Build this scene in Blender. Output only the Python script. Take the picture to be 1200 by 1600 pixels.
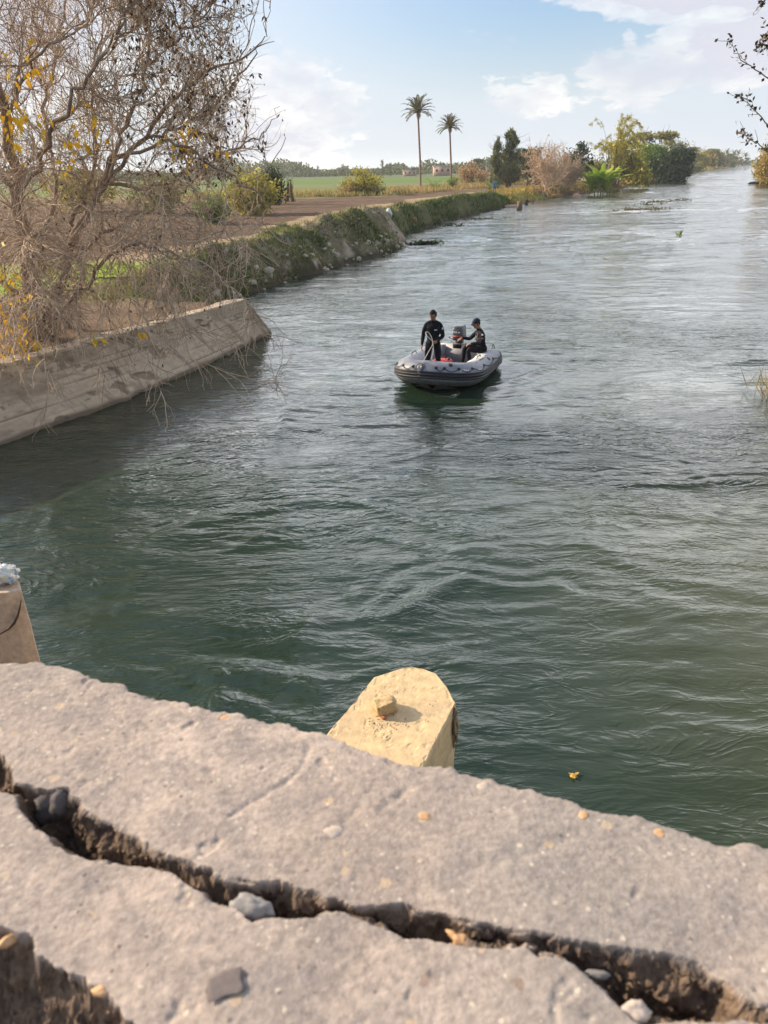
import bpy, bmesh, math, random
import numpy as np
from mathutils import Vector, Matrix
for _o in list(bpy.data.objects): bpy.data.objects.remove(_o)
SC = bpy.context.scene
COL = SC.collection
rad = math.radians

# ---------------------------------------------------------------- camera
FPX = 1155.0; CAMH = 5.2; PITCH = rad(25.0); ROLL = rad(1.3)
cd = bpy.data.cameras.new("camera"); cam = bpy.data.objects.new("camera", cd); COL.objects.link(cam)
_f = Vector((0, math.cos(PITCH), -math.sin(PITCH))); _r = Vector((1, 0, 0)); _u = _r.cross(_f)
_c, _s = math.cos(ROLL), math.sin(ROLL)
_R = _c*_r - _s*_u; _U = _s*_r + _c*_u
M = Matrix((( _R.x, _U.x, -_f.x, 0), (_R.y, _U.y, -_f.y, 0), (_R.z, _U.z, -_f.z, CAMH), (0, 0, 0, 1)))
cam.matrix_world = M
cd.sensor_fit = 'VERTICAL'; cd.sensor_height = 36; cd.sensor_width = 27
cd.lens = 36*FPX/1600; cd.clip_start = 0.02; cd.clip_end = 9000
cd.dof.use_dof = True; cd.dof.focus_distance = 19.0; cd.dof.aperture_fstop = 11.0
SC.camera = cam
SC.render.resolution_x = 768; SC.render.resolution_y = 1024

# ---------------------------------------------------------------- sky, sun, exposure
CLOUD_BODY, CLOUD_RIM, HAZE_SKY = (4.5, 4.5, 5.0), (8.0, 7.5, 6.8), (4.7, 5.05, 5.55)
SUN_AZ = rad(-70.0); SUN_EL = rad(24.0)
W = bpy.data.worlds.new("World"); SC.world = W; W.use_nodes = True
nt = W.node_tree; nt.nodes.clear()
class NT:
    """small node-tree builder"""
    def __init__(s, tree): s.t = tree
    def n(s, typ, **kw):
        nd = s.t.nodes.new(typ)
        ins = kw.pop('i', {})
        for k, v in kw.items(): setattr(nd, k, v)
        for k, v in ins.items():
            if isinstance(v, bpy.types.NodeSocket): s.t.links.new(v, nd.inputs[k])
            else: nd.inputs[k].default_value = v
        return nd
    def link(s, a, b): s.t.links.new(a, b)
    def math(s, op, a, b=0.0, c=None, clamp=False):
        nd = s.n('ShaderNodeMath', operation=op, use_clamp=clamp, i={0: a, 1: b})
        if c is not None:
            if isinstance(c, bpy.types.NodeSocket): s.t.links.new(c, nd.inputs[2])
            else: nd.inputs[2].default_value = c
        return nd.outputs[0]
    def ramp(s, f, stops, interp='LINEAR'):
        nd = s.n('ShaderNodeValToRGB', i={0: f}); cr = nd.color_ramp; cr.interpolation = interp
        while len(cr.elements) < len(stops): cr.elements.new(0.5)
        for e, (p, c) in zip(cr.elements, stops):
            e.position = p; e.color = (c, c, c, 1) if not hasattr(c, '__len__') else (c[0], c[1], c[2], 1)
        return nd.outputs[0]
    def mr(s, f, a, b, c, d):
        return s.n('ShaderNodeMapRange', i={0: f, 1: a, 2: b, 3: c, 4: d}).outputs[0]
    def mix(s, f, a, b, bt='MIX'):
        nd = s.n('ShaderNodeMix', data_type='RGBA', blend_type=bt)
        for k, v in ((0, f), (6, a), (7, b)):
            if isinstance(v, bpy.types.NodeSocket): s.t.links.new(v, nd.inputs[k])
            elif k == 0: nd.inputs[k].default_value = v
            else: nd.inputs[k].default_value = (v[0], v[1], v[2], 1)
        return nd.outputs[2]
    def noise(s, vec, scale, detail=4, rough=0.55, dist=0.0, out=0):
        nd = s.n('ShaderNodeTexNoise', i={'Scale': scale, 'Detail': detail, 'Roughness': rough, 'Distortion': dist})
        if vec is not None: s.t.links.new(vec, nd.inputs['Vector'])
        return nd.outputs[out]
    def mapping(s, vec, scale=(1, 1, 1), rot=(0, 0, 0), loc=(0, 0, 0)):
        nd = s.n('ShaderNodeMapping'); s.t.links.new(vec, nd.inputs['Vector'])
        nd.inputs['Scale'].default_value = scale; nd.inputs['Rotation'].default_value = rot; nd.inputs['Location'].default_value = loc
        return nd.outputs[0]

w = NT(nt)
sky = w.n('ShaderNodeTexSky', sky_type='NISHITA', sun_disc=False, sun_elevation=SUN_EL, sun_rotation=SUN_AZ,
          air_density=1.0, dust_density=2.2, ozone_density=1.0)
tc = w.n('ShaderNodeTexCoord'); gen = tc.outputs['Generated']
sep = w.n('ShaderNodeSeparateXYZ', i={0: gen})
az = w.math('ARCTAN2', sep.outputs[0], sep.outputs[1])           # radians clockwise from +Y
el = w.math('ARCSINE', sep.outputs[2])
cv = w.n('ShaderNodeCombineXYZ', i={0: az, 1: w.math('MULTIPLY', el, 2.2), 2: 0.0}).outputs[0]
n1 = w.noise(cv, 11.0, 6, 0.55, 0.35)
n2 = w.noise(w.mapping(cv, loc=(3.1, 1.7, 0)), 2.2, 5, 0.5, 0.2)
def blob(a0, e0, ra, re):
    """soft elliptical cloud mass at azimuth a0, elevation e0 (degrees)"""
    da = w.math('DIVIDE', w.math('SUBTRACT', az, rad(a0)), rad(ra))
    de = w.math('DIVIDE', w.math('SUBTRACT', el, rad(e0)), rad(re))
    d2 = w.math('ADD', w.math('MULTIPLY', da, da), w.math('MULTIPLY', de, de))
    return w.math('SUBTRACT', 1.0, d2, clamp=True)
masses = None
for a0, e0, ra, re, k in ((22, 11.6, 15, 4.6, .80), (23.5, 6.3, 7.5, 2.9, .46), (10.5, 4.2, 4.5, 2.0, .22), (16.5, 4.8, 5.0, 2.6, .26), (16.5, 7.0, .8, 1.1, .26),
                          (-8, 3.0, 10, 5.0, .33), (-26, 12, 16, 12, .5), (-70, 30, 50, 20, .3), (70, 25, 35, 20, .4), (10, 40, 40, 12, .36), (150, 24, 70, 18, .3)):
    b = w.math('MULTIPLY', blob(a0, e0, ra, re), k)
    masses = b if masses is None else w.math('MAXIMUM', masses, b)
n3 = w.noise(w.mapping(cv, (1, 1.15, 1), loc=(1, 5, 0)), 34.0, 6, 0.58, 0.5)
dens = w.math('ADD', w.math('ADD', w.math('MULTIPLY', n1, 0.55), w.math('ADD', w.math('MULTIPLY', n2, 0.20), w.math('MULTIPLY', n3, .42))), masses)
cov = w.ramp(dens, [(0.69, 0.0), (0.80, 0.55), (1.0, 1.0)], 'EASE')
shade = w.noise(w.mapping(cv, loc=(0.03, -0.09, 0)), 6.0, 6, 0.55, 0.3)
edge_l = w.ramp(dens, [(0.78, 1.0), (0.93, 0.0)])                 # thin sunlit rims, greyer bodies
ccol = w.mix(w.math('MULTIPLY', edge_l, w.mr(shade, .40, .56, 0, 1)), CLOUD_BODY, CLOUD_RIM)
bluelobe = blob(12, 10.0, 19, 6.8)
veil = w.ramp(el, [(0.0, 0.95), (0.06, 0.85), (0.14, 0.70), (0.35, 0.6), (0.8, 0.35)])
veil = w.math('SUBTRACT', veil, w.math('MULTIPLY', bluelobe, 0.56), clamp=True)
sk = w.mix(veil, w.mix(1.0, sky.outputs[0], (.84, 1.0, 1.20), 'MULTIPLY'), HAZE_SKY)
skc = w.mix(w.math('MULTIPLY', cov, 0.9), sk, ccol)
# added bright cloud band above the picture's top edge, to brighten the river's reflections
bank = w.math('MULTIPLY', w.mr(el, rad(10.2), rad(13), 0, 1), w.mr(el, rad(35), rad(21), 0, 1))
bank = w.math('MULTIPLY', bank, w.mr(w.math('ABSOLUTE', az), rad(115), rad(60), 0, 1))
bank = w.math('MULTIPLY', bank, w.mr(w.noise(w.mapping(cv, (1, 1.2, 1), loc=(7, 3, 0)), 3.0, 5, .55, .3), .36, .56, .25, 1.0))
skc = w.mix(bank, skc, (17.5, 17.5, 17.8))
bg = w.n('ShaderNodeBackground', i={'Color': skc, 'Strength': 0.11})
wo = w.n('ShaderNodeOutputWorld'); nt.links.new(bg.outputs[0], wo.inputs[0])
sl = bpy.data.lights.new("sun", 'SUN'); sl.energy = 4.9; sl.angle = rad(0.6); sl.color = (1.0, 0.83, 0.62)
sun = bpy.data.objects.new("sun", sl); COL.objects.link(sun)
SD = Vector((math.sin(SUN_AZ)*math.cos(SUN_EL), math.cos(SUN_AZ)*math.cos(SUN_EL), math.sin(SUN_EL)))
sun.rotation_euler = SD.to_track_quat('Z', 'Y').to_euler(); sun.location = SD*50
SC.view_settings.view_transform = 'Standard'; SC.view_settings.look = 'None'
SC.view_settings.exposure = 0.66; SC.view_settings.gamma = 1.0
try: SC.cycles.volume_bounces = 1
except Exception: pass

# ---------------------------------------------------------------- helpers
RNG = np.random.default_rng(11)
C0 = np.array([0, 0, CAMH]); RV = np.array(_R); UV_ = np.array(_U); FV = np.array(_f)
def at(x, y, z=0.0):
    d = FV + RV*(x-600)/FPX - UV_*(y-800)/FPX
    return C0 + d*((z-CAMH)/d[2])
def atY(x, y, Y):
    d = FV + RV*(x-600)/FPX - UV_*(y-800)/FPX
    return C0 + d*(Y/d[1])
def nrm(a): return a/np.maximum(np.linalg.norm(a, axis=-1, keepdims=True), 1e-9)
def _h(ix, iy, iz, seed):
    n = (ix.astype(np.int64)*374761393 + iy.astype(np.int64)*668265263 + iz.astype(np.int64)*2147483647 + seed*974711) & 0xffffffff
    n = ((n ^ (n >> 13))*1274126177) & 0xffffffff
    return ((n ^ (n >> 16)) & 0xffff)/65535.0
def vn(x, y, z=0.0, seed=0):
    x, y, z = np.broadcast_arrays(np.asarray(x, float), y, z)
    ix, iy, iz = np.floor(x), np.floor(y), np.floor(z)
    fx, fy, fz = x-ix, y-iy, z-iz
    fx = fx*fx*(3-2*fx); fy = fy*fy*(3-2*fy); fz = fz*fz*(3-2*fz)
    r = 0
    for dx in (0, 1):
        for dy in (0, 1):
            for dz in (0, 1):
                wgt = (fx if dx else 1-fx)*(fy if dy else 1-fy)*(fz if dz else 1-fz)
                r = r + wgt*_h(ix+dx, iy+dy, iz+dz, seed)
    return r*2-1
def fbm(x, y, z=0.0, o=4, g=0.5, l=2.03, seed=0):
    r = 0; a = 1.0; f = 1.0
    for k in range(o):
        r = r + a*vn(np.asarray(x)*f+k*7.3, np.asarray(y)*f-k*3.1, np.asarray(z)*f, seed+k); a *= g; f *= l
    return r
def sstep(a, b, x):
    t = np.clip((x-a)/(b-a), 0, 1); return t*t*(3-2*t)

class Geo:
    def __init__(s): s.V = []; s.F = []; s.n = 0; s.MI = []
    def add(s, v, f, mi=0):
        v = np.asarray(v, float).reshape(-1, 3); s.V.append(v)
        if isinstance(f, np.ndarray): fl = [f]
        else:
            by = {}
            for q in f: by.setdefault(len(q), []).append(q)
            fl = [np.array(q) for q in by.values()]
        for q in fl:
            s.F.append(q+s.n); s.MI.append(np.full(len(q), mi))
        s.n += len(v); return s
    def arrays(s): return np.vstack(s.V)
    def build(s, name, mats, parent=None, smooth=False, loc=None):
        V = np.vstack(s.V)
        if loc is not None: V = V-np.asarray(loc, float)
        me = bpy.data.meshes.new(name)
        me.vertices.add(len(V)); me.vertices.foreach_set('co', V.astype(np.float32).ravel())
        cnt = np.concatenate([np.full(len(q), q.shape[1]) for q in s.F]); li = np.concatenate([q.ravel() for q in s.F])
        me.loops.add(len(li)); me.loops.foreach_set('vertex_index', li.astype(np.int32))
        me.polygons.add(len(cnt)); st = np.concatenate([[0], np.cumsum(cnt)[:-1]])
        me.polygons.foreach_set('loop_start', st.astype(np.int32))
        try: me.polygons.foreach_set('loop_total', cnt.astype(np.int32))
        except Exception: pass
        if not isinstance(mats, (list, tuple)): mats = [mats]
        for m in mats: me.materials.append(m)
        me.polygons.foreach_set('material_index', np.concatenate(s.MI).astype(np.int32))
        me.update(calc_edges=True); me.validate()
        if smooth: me.polygons.foreach_set('use_smooth', np.ones(len(me.polygons), bool))
        o = bpy.data.objects.new(name, me); COL.objects.link(o)
        if loc is not None: o.location = loc
        if parent is not None: o.parent = parent
        return o
    # primitives
    def grid(s, P, mi=0, closeU=False, closeV=False):
        nu, nv = P.shape[:2]; idx = np.arange(nu*nv).reshape(nu, nv)
        a = np.vstack([idx, idx[:1]]) if closeU else idx
        a = np.hstack([a, a[:, :1]]) if closeV else a
        f = np.stack([a[:-1, :-1], a[1:, :-1], a[1:, 1:], a[:-1, 1:]], -1).reshape(-1, 4)
        return s.add(P.reshape(-1, 3), f, mi)
    def tubes(s, P, R, S=4, mi=0, caps=False, ref=None):
        P = np.asarray(P, float); R = np.asarray(R, float)
        if P.ndim == 2: P = P[None]; R = np.broadcast_to(R, P.shape[:2])
        N, K, _ = P.shape; T = nrm(np.gradient(P, axis=1))
        if ref is None:
            ref = np.cross(T[:, K//2], np.array([0.3, 0.2, 1.0])) + 1e-4
        ref = nrm(np.broadcast_to(ref, (N, 3)))[:, None, :]
        A = nrm(np.cross(T, ref)); B = np.cross(T, A)
        th = np.arange(S)*2*math.pi/S
        Q = P[:, :, None, :] + R[:, :, None, None]*(A[:, :, None, :]*np.cos(th)[:, None] + B[:, :, None, :]*np.sin(th)[:, None])
        idx = np.arange(N*K*S).reshape(N, K, S); nx = np.roll(idx, -1, axis=2)
        f = np.stack([idx[:, :-1], nx[:, :-1], nx[:, 1:], idx[:, 1:]], -1).reshape(-1, 4)
        s.add(Q.reshape(-1, 3), f, mi)
        if caps:
            b = s.n-N*K*S
            s.F.append(b+idx[:, 0, ::-1]); s.MI.append(np.full(N, mi)); s.F.append(b+idx[:, -1]); s.MI.append(np.full(N, mi))
        return s
    def leaves(s, P, D, Nn, L, Wd, mi=0, fold=0.0):
        """rhombic leaves: base P, direction D, normal Nn"""
        D = nrm(D); Sd = nrm(np.cross(D, Nn)); Nn = np.cross(Sd, D)
        L = np.broadcast_to(L, len(P))[:, None]; Wd = np.broadcast_to(Wd, len(P))[:, None]
        m = P+D*L*0.45
        Q = np.stack([P, m+Sd*Wd/2+Nn*fold*Wd, P+D*L, m-Sd*Wd/2+Nn*fold*Wd], 1)
        idx = np.arange(len(P)*4).reshape(-1, 4)
        return s.add(Q.reshape(-1, 3), idx, mi)
    def prism(s, poly, z0, z1, mi=0):
        poly = np.asarray(poly, float); n = len(poly)
        V = np.vstack([np.c_[poly, np.full(n, z0)], np.c_[poly, np.full(n, z1)]])
        f = [tuple(range(n-1, -1, -1)), tuple(range(n, 2*n))] + [(i, (i+1) % n, n+(i+1) % n, n+i) for i in range(n)]
        return s.add(V, f, mi)
    def box(s, c, d, mi=0, rot=None):
        c = np.asarray(c, float); d = np.asarray(d, float)/2
        V = np.array([(x, y, z) for x in (-1, 1) for y in (-1, 1) for z in (-1, 1)], float)*d
        if rot is not None: V = V@np.asarray(rot).T
        return s.add(V+c, [(0, 1, 3, 2), (4, 6, 7, 5), (0, 4, 5, 1), (2, 3, 7, 6), (0, 2, 6, 4), (1, 5, 7, 3)], mi)
    def ell(s, c, r, mi=0, nu=16, nv=10, rot=None, fn=None):
        u = np.linspace(0, 2*math.pi, nu, endpoint=False); v = np.linspace(0.0, math.pi, nv+1)
        V = [(0, 0, 1.0)] + [(math.sin(b)*math.cos(a), math.sin(b)*math.sin(a), math.cos(b)) for b in v[1:-1] for a in u] + [(0, 0, -1.0)]
        V = np.array(V)
        if fn is not None: V = fn(V)
        V = V*np.asarray(r, float)
        if rot is not None: V = V@np.asarray(rot).T
        f = [(0, 1+i, 1+(i+1) % nu) for i in range(nu)]
        for j in range(nv-2):
            b = 1+j*nu
            f += [(b+i, b+nu+i, b+nu+(i+1) % nu, b+(i+1) % nu) for i in range(nu)]
        b = 1+(nv-2)*nu; e = len(V)-1
        f += [(b+(i+1) % nu, b+i, e) for i in range(nu)]
        return s.add(V+np.asarray(c, float), f, mi)

def tag(o, label=None, cat=None, group=None, kind=None):
    if label: o['label'] = label
    if cat: o['category'] = cat
    if group: o['group'] = group
    if kind: o['kind'] = kind
    return o
def empty(name, loc=(0, 0, 0), rz=0.0):
    o = bpy.data.objects.new(name, None); o.empty_display_size = 0.3; COL.objects.link(o)
    o.location = loc; o.rotation_euler = (0, 0, rz); return o
def rotz(a): c, s = math.cos(a), math.sin(a); return np.array([[c, -s, 0], [s, c, 0], [0, 0, 1]])
def rotm(x=0, y=0, z=0):
    return np.array((Matrix.Rotation(z, 3, 'Z') @ Matrix.Rotation(y, 3, 'Y') @ Matrix.Rotation(x, 3, 'X')))

# ---------------------------------------------------------------- materials
def mat(name, col=(.5, .5, .5), rough=0.8, var=0.0, vscale=3.0, col2=None, bump=0.0, bscale=20.0, spec=0.3, metal=0.0,
        island=0.0, attr=None, coord='Object', trans=0.0, stretch=(1, 1, 1), bdist=0.02, det=5, icol=None):
    m = bpy.data.materials.new(name); m.use_nodes = True; t = m.node_tree; t.nodes.clear(); g = NT(t)
    out = g.n('ShaderNodeOutputMaterial'); p = g.n('ShaderNodeBsdfPrincipled')
    p.inputs['Roughness'].default_value = rough; p.inputs['Specular IOR Level'].default_value = spec; p.inputs['Metallic'].default_value = metal
    tcn = g.n('ShaderNodeTexCoord'); vec = tcn.outputs[coord]
    if stretch != (1, 1, 1): vec = g.mapping(vec, stretch)
    if attr: c = g.n('ShaderNodeAttribute', attribute_name=attr).outputs['Color']
    else:
        c = g.n('ShaderNodeRGB'); c.outputs[0].default_value = (*col, 1); c = c.outputs[0]
    if var or col2:
        nz = g.noise(vec, vscale, det, 0.6)
        if col2: c = g.mix(g.ramp(nz, [(0.38, 0.0), (0.62, 1.0)]), c, col2)
        if var:
            nz2 = g.noise(vec, vscale*2.7, det, 0.6)
            c = g.mix(1.0, c, g.mr(nz2, 0.25, 0.75, 1-var, 1+var), 'MULTIPLY')
    if island or icol:
        ri = g.n('ShaderNodeNewGeometry').outputs['Random Per Island']
        if icol: c = g.mix(g.ramp(ri, [(0.3, 0.0), (0.95, 1.0)]), c, icol)
        if island:
            fr = g.math('FRACT', g.math('MULTIPLY', ri, 7.31))
            c = g.mix(1.0, c, g.mr(fr, 0.0, 1.0, 1-island, 1+island), 'MULTIPLY')
    t.links.new(c, p.inputs['Base Color'])
    if bump:
        nb = g.noise(vec, bscale, 6, 0.6)
        b = g.n('ShaderNodeBump', i={'Strength': bump, 'Distance': bdist, 'Height': nb})
        t.links.new(b.outputs[0], p.inputs['Normal'])
    if trans:
        tr = g.n('ShaderNodeBsdfTranslucent'); t.links.new(c, tr.inputs[0])
        mx = g.n('ShaderNodeMixShader', i={0: trans}); t.links.new(p.outputs[0], mx.inputs[1]); t.links.new(tr.outputs[0], mx.inputs[2])
        t.links.new(mx.outputs[0], out.inputs[0])
    else: t.links.new(p.outputs[0], out.inputs[0])
    return m
# ================================================================ WATER
LS = np.array([(-12.5, -8), (-11.5, 5), (-9.9, 11.5), (-8.3, 15.2), (-6.7, 18.4), (-4.9, 23.2), (-5.2, 25.3), (-6.4, 27.5), (-6.6, 30), (-5.8, 36), (-3.9, 41.6), (-1.2, 47),
               (1.2, 53), (2.3, 57), (1.2, 61.5), (3.5, 70), (7.4, 82.6), (16.9, 105), (23.5, 121.6), (35, 142), (47.5, 160), (56.6, 181), (70, 209), (77.5, 220), (85, 234), (110.2, 304), (136, 355), (226, 537), (305, 691), (900, 1800), (1500, 2950)])
RS = np.array([(8.2, -8), (8.2, 8), (8.6, 12), (10.0, 17), (16.3, 27), (25.2, 43), (35.5, 62), (53, 95), (73, 138), (88.5, 178), (101, 212), (126, 270), (200, 420), (326, 690), (930, 1790), (1535, 2940)])
def shore_dist(X, Y):
    """signed distance: negative in the channel, positive on land; and side (-1 left, 1 right)"""
    def seg(P):
        best = np.full(X.shape, 1e9); arc = np.zeros(X.shape); L0 = 0.0
        for (ax, ay), (bx, by) in zip(P[:-1], P[1:]):
            dx, dy = bx-ax, by-ay; L = math.hypot(dx, dy)
            t = np.clip(((X-ax)*dx+(Y-ay)*dy)/(L*L), 0, 1)
            d = np.hypot(X-ax-t*dx, Y-ay-t*dy); k = d < best
            best = np.where(k, d, best); arc = np.where(k, L0+t*L, arc); L0 += L
        return best, arc
    dl, al = seg(LS); dr, ar = seg(RS)
    xl = np.interp(Y, LS[:, 1], LS[:, 0]); xr = np.interp(Y, RS[:, 1], RS[:, 0])
    left = X < xl; right = X > xr; side = np.where(dl < dr, -1, 1)
    inside = ~left & ~right
    d = np.where(inside, -np.minimum(dl, dr), np.where(left, dl, dr))
    side = np.where(left, -1, np.where(right, 1, side))
    return d, side, np.where(side < 0, al, ar)

def water_mat():
    m = bpy.data.materials.new('river_water'); m.use_nodes = True; t = m.node_tree; t.nodes.clear(); g = NT(t)
    out = g.n('ShaderNodeOutputMaterial'); p = g.n('ShaderNodeBsdfPrincipled')
    tcn = g.n('ShaderNodeTexCoord'); vec = tcn.outputs['Object']
    warp = g.noise(g.mapping(vec, (0.22, 0.30, 1)), 1.0, 3, 0.5, 0.0, out=1)
    wv = g.n('ShaderNodeVectorMath', operation='MULTIPLY_ADD', i={0: warp, 1: (1.3, 1.3, 0), 2: vec}).outputs[0]
    sx = g.n('ShaderNodeSeparateXYZ', i={0: vec})
    a = g.noise(g.mapping(wv, (0.75, 1.9, 1), (0, 0, rad(-6))), 1.0, 4, 0.55, 0.35)
    b = g.noise(g.mapping(wv, (2.0, 6.5, 1), (0, 0, rad(9))), 1.0, 4, 0.55, 0.5)
    b2 = g.noise(g.mapping(wv, (2.2, 5.6, 1), (0, 0, rad(-24)), (5, 2, 0)), 1.0, 2, 0.5, 0.9)
    c = g.noise(g.mapping(wv, (8.0, 20.0, 1), (0, 0, rad(-20))), 1.0, 2, 0.5, 0.8)
    ridg = g.math('POWER', g.math('SUBTRACT', 1.0, g.math('MULTIPLY', g.math('ABSOLUTE', g.math('SUBTRACT', b2, 0.5)), 2.6), clamp=True), 3.0)
    calm = g.mr(g.noise(g.mapping(vec, (0.16, 0.28, 1), (0, 0, rad(14))), 1.0, 4, 0.6, 0.8), 0.34, 0.56, 0.40, 1.0)
    calm2 = g.mr(g.noise(g.mapping(vec, (0.35, 0.55, 1), (0, 0, rad(-10))), 1.0, 4, 0.6, 0.8), 0.42, 0.62, 0.0, 1.0)
    h = g.math('MULTIPLY', a, 0.055)
    h = g.math('ADD', h, g.math('MULTIPLY', g.math('MULTIPLY', b, calm), 0.036))
    h = g.math('ADD', h, g.math('MULTIPLY', g.math('MULTIPLY', ridg, calm2), 0.014))
    h = g.math('ADD', h, g.math('MULTIPLY', g.math('MULTIPLY', c, calm), 0.0022))
    gust = g.mr(g.noise(g.mapping(vec, (0.045, 0.075, 1), (0, 0, rad(25)), (3, 8, 0)), 1.0, 5, 0.65, 1.0), 0.38, 0.60, 0.35, 1.25)
    farw = g.mr(sx.outputs[1], 22.0, 70.0, 0.0, 1.0)
    a2 = g.noise(g.mapping(wv, (0.30, 0.85, 1), (0, 0, rad(8))), 1.0, 5, 0.6, 0.5)
    h = g.math('MULTIPLY', h, g.mr(farw, 0, 1, 1.0, 1.0))
    h = g.math('ADD', h, g.math('MULTIPLY', g.math('MULTIPLY', a2, farw), 0.13))
    smooth_r = g.math('SUBTRACT', 1.0, g.math('MULTIPLY', g.mr(sx.outputs[0], 0.3, 2.0, 0, 1), g.mr(sx.outputs[1], 11.0, 6.0, 0, .68)))
    h = g.math('MULTIPLY', g.math('MULTIPLY', h, gust), smooth_r)
    bp = g.n('ShaderNodeBump', i={'Strength': 0.95, 'Distance': 1.0, 'Height': h})
    deep = g.noise(g.mapping(vec, (0.10, 0.07, 1)), 1.0, 3)
    near_r = g.math('MULTIPLY', g.mr(sx.outputs[0], 1.5, 6.5, 0, 1), g.mr(sx.outputs[1], 20.0, 8.0, 0, 1))
    col = g.mix(g.mr(deep, .3, .7, 0, 1), (0.014, 0.030, 0.018), (0.022, 0.041, 0.023))
    col = g.mix(near_r, col, (0.060, 0.066, 0.016))      # shallow silty water at the near right, with the bank's green reflection painted in
    t.links.new(col, p.inputs['Base Color'])
    p.inputs['Roughness'].default_value = 0.04; p.inputs['IOR'].default_value = 1.50; p.inputs['Specular IOR Level'].default_value = 0.5
    t.links.new(bp.outputs[0], p.inputs['Normal']); t.links.new(p.outputs[0], out.inputs[0])
    return m
WM = water_mat()
def graded(lo, hi, f0, f1, step, grow=1.09, mx=60):
    a = list(np.arange(f0, f1, step)); s = step; x = a[-1]
    while x < hi: s = min(s*grow, mx); x += s; a.append(x)
    s = step; x = f0; b = []
    while x > lo: s = min(s*grow, mx); x -= s; b.append(x)
    return np.array(b[::-1]+a)
BOATC = np.array([1.84, 19.83]); BOATH = math.atan2(-.932, -.361)       # boat centre and heading
wx = np.unique(np.r_[graded(-300, -12, -12.1, -12, .075, 1.12, 80)[:-1], np.arange(-12, 17, .085), np.arange(17, 62, .40), np.arange(62, 200, 1.6), graded(200, 1700, 200, 202, 1.7, 1.12, 80)])
wy = np.unique(np.r_[graded(-40, 1.5, 1.45, 1.5, .062, 1.12, 80)[:-1], np.arange(1.5, 40, .069), np.arange(40, 150, .20), np.arange(150, 460, .85), graded(460, 3000, 460, 461.5, .9, 1.10, 80)])
wx = wx[np.r_[True, np.diff(wx) > .02]]; wy = wy[np.r_[True, np.diff(wy) > .02]]
X, Y = np.meshgrid(wx, wy, indexing='ij')
wq = fbm(X*.2, Y*.25, 0, 2, seed=60)*1.2
amp = np.clip((44-Y)/30, 0, 1)*sstep(-13, -10, X)*sstep(18, 13, X)*sstep(0.0, 2.5, Y)
patch = 0.35+0.65*sstep(-.35, .5, fbm(X*.18+4, Y*.3, 0, 3, seed=61))
Z = 0.045*fbm((X+wq)*.55, (Y+wq*.6+0.12*X)*1.25, 0, 3, .5, seed=62)*patch
r = vn((X+wq)*.75, (Y+wq)*1.7, 0, seed=63); Z += 0.032*(np.clip(1-np.abs(r)*1.5, 0, 1)**2)*patch
p2_ = sstep(-.25, .45, fbm(X*.33-2, Y*.45, 0, 3, seed=67)); wr = wq+.25*fbm(X*.9, Y*.9, 0, 2, seed=68)
r = vn((X+wr)*1.15+5, (Y+wr*.8-.15*X)*2.9, 0, seed=65); Z += 0.017*(np.clip(1-np.abs(r)*1.6, 0, 1)**2)*p2_
r = vn((X+wr)*1.8+5, (Y+wr*.8+.2*X)*4.4, 0, seed=66); Z += 0.009*(np.clip(1-np.abs(r)*1.6, 0, 1)**2)*p2_*sstep(34, 22, Y)
# turbulent boils and curved fronts where the outflow from under the bridge meets the channel
for (cx, cy, rr, st, th0) in ((-1.2, 9.6, 2.3, .055, .4), (2.6, 12.0, 3.0, .05, .3), (1.7, 7.6, 1.6, .04, .5), (-3.5, 11.5, 2.0, .04, 1.0), (5.6, 10.3, 2.4, .05, .2)):
    rad_ = np.hypot(X-cx, (Y-cy)*1.25); an = np.arctan2(Y-cy, X-cx)
    wob = fbm(an*1.5+cx, rad_*.7, 0, 2, seed=64)*.35
    fr = np.exp(-((rad_+wob-rr)/.16)**2)*(.35+.65*np.clip(np.sin(an-th0+.4), 0, 1))
    Z += st*fr*0.8 - st*.5*np.exp(-(rad_/rr*1.25)**4)
    Z += .014*np.sin((rad_+wob-rr)*17)*np.exp(-((rad_+wob-rr-.45)/.5)**2)*np.clip(np.sin(an-th0+.4), 0, 1)
# bow waves and wake of the boat
hd = np.array([math.cos(BOATH), math.sin(BOATH)]); lx = (X-BOATC[0])*hd[0]+(Y-BOATC[1])*hd[1]; ly = -(X-BOATC[0])*hd[1]+(Y-BOATC[1])*hd[0]
for sg in (1, -1):
    for off, aa in ((0.0, .05), (.55, .03), (1.1, .02)):
        dd = (sg*ly - 1.05 - (1.8-lx)*0.42 - off); Z += aa*np.exp(-(dd/.17)**2)*sstep(1.8, .8, lx)*sstep(-9, -1.0, lx)
Z *= amp*(1-.6*sstep(.3, 2.0, X)*sstep(10.5, 6, Y))
fw = sstep(24, 60, Y)*sstep(150, 110, Y)*sstep(-13, -10, X)*sstep(62, 50, X)
gusts = .35+.65*sstep(-.4, .5, fbm(X*.05, Y*.07, 0, 4, .6, seed=69))
fw2 = sstep(115, 150, Y)*sstep(455, 380, Y)*sstep(198, 185, X)*(.4+.6*sstep(-.3, .4, fbm(X*.03, Y*.03, 0, 4, .6, seed=74)))
Z += fw2*.11*fbm(X*.22, Y*.30, 0, 3, .6, seed=75)
wf = 1.5*fbm(X*.12, Y*.16, 0, 3, seed=70)
Z += fw*gusts*(.055*(np.clip(1-np.abs(vn((X+wf)*.30, (Y+wf-.2*X)*.62, 0, seed=72))*1.5, 0, 1)**2)+.045*fbm((X+wf)*.5+9, (Y+wf)*1.15, 0, 2, .6, seed=73))
for q, wd in zip(range(len(LS)-1), range(99)): pass
g = Geo(); g.grid(np.stack([X, Y, Z], -1)); water = g.build('water', WM, smooth=True)
tag(water, 'dark green rippled river water filling the canal', kind='structure')

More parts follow.
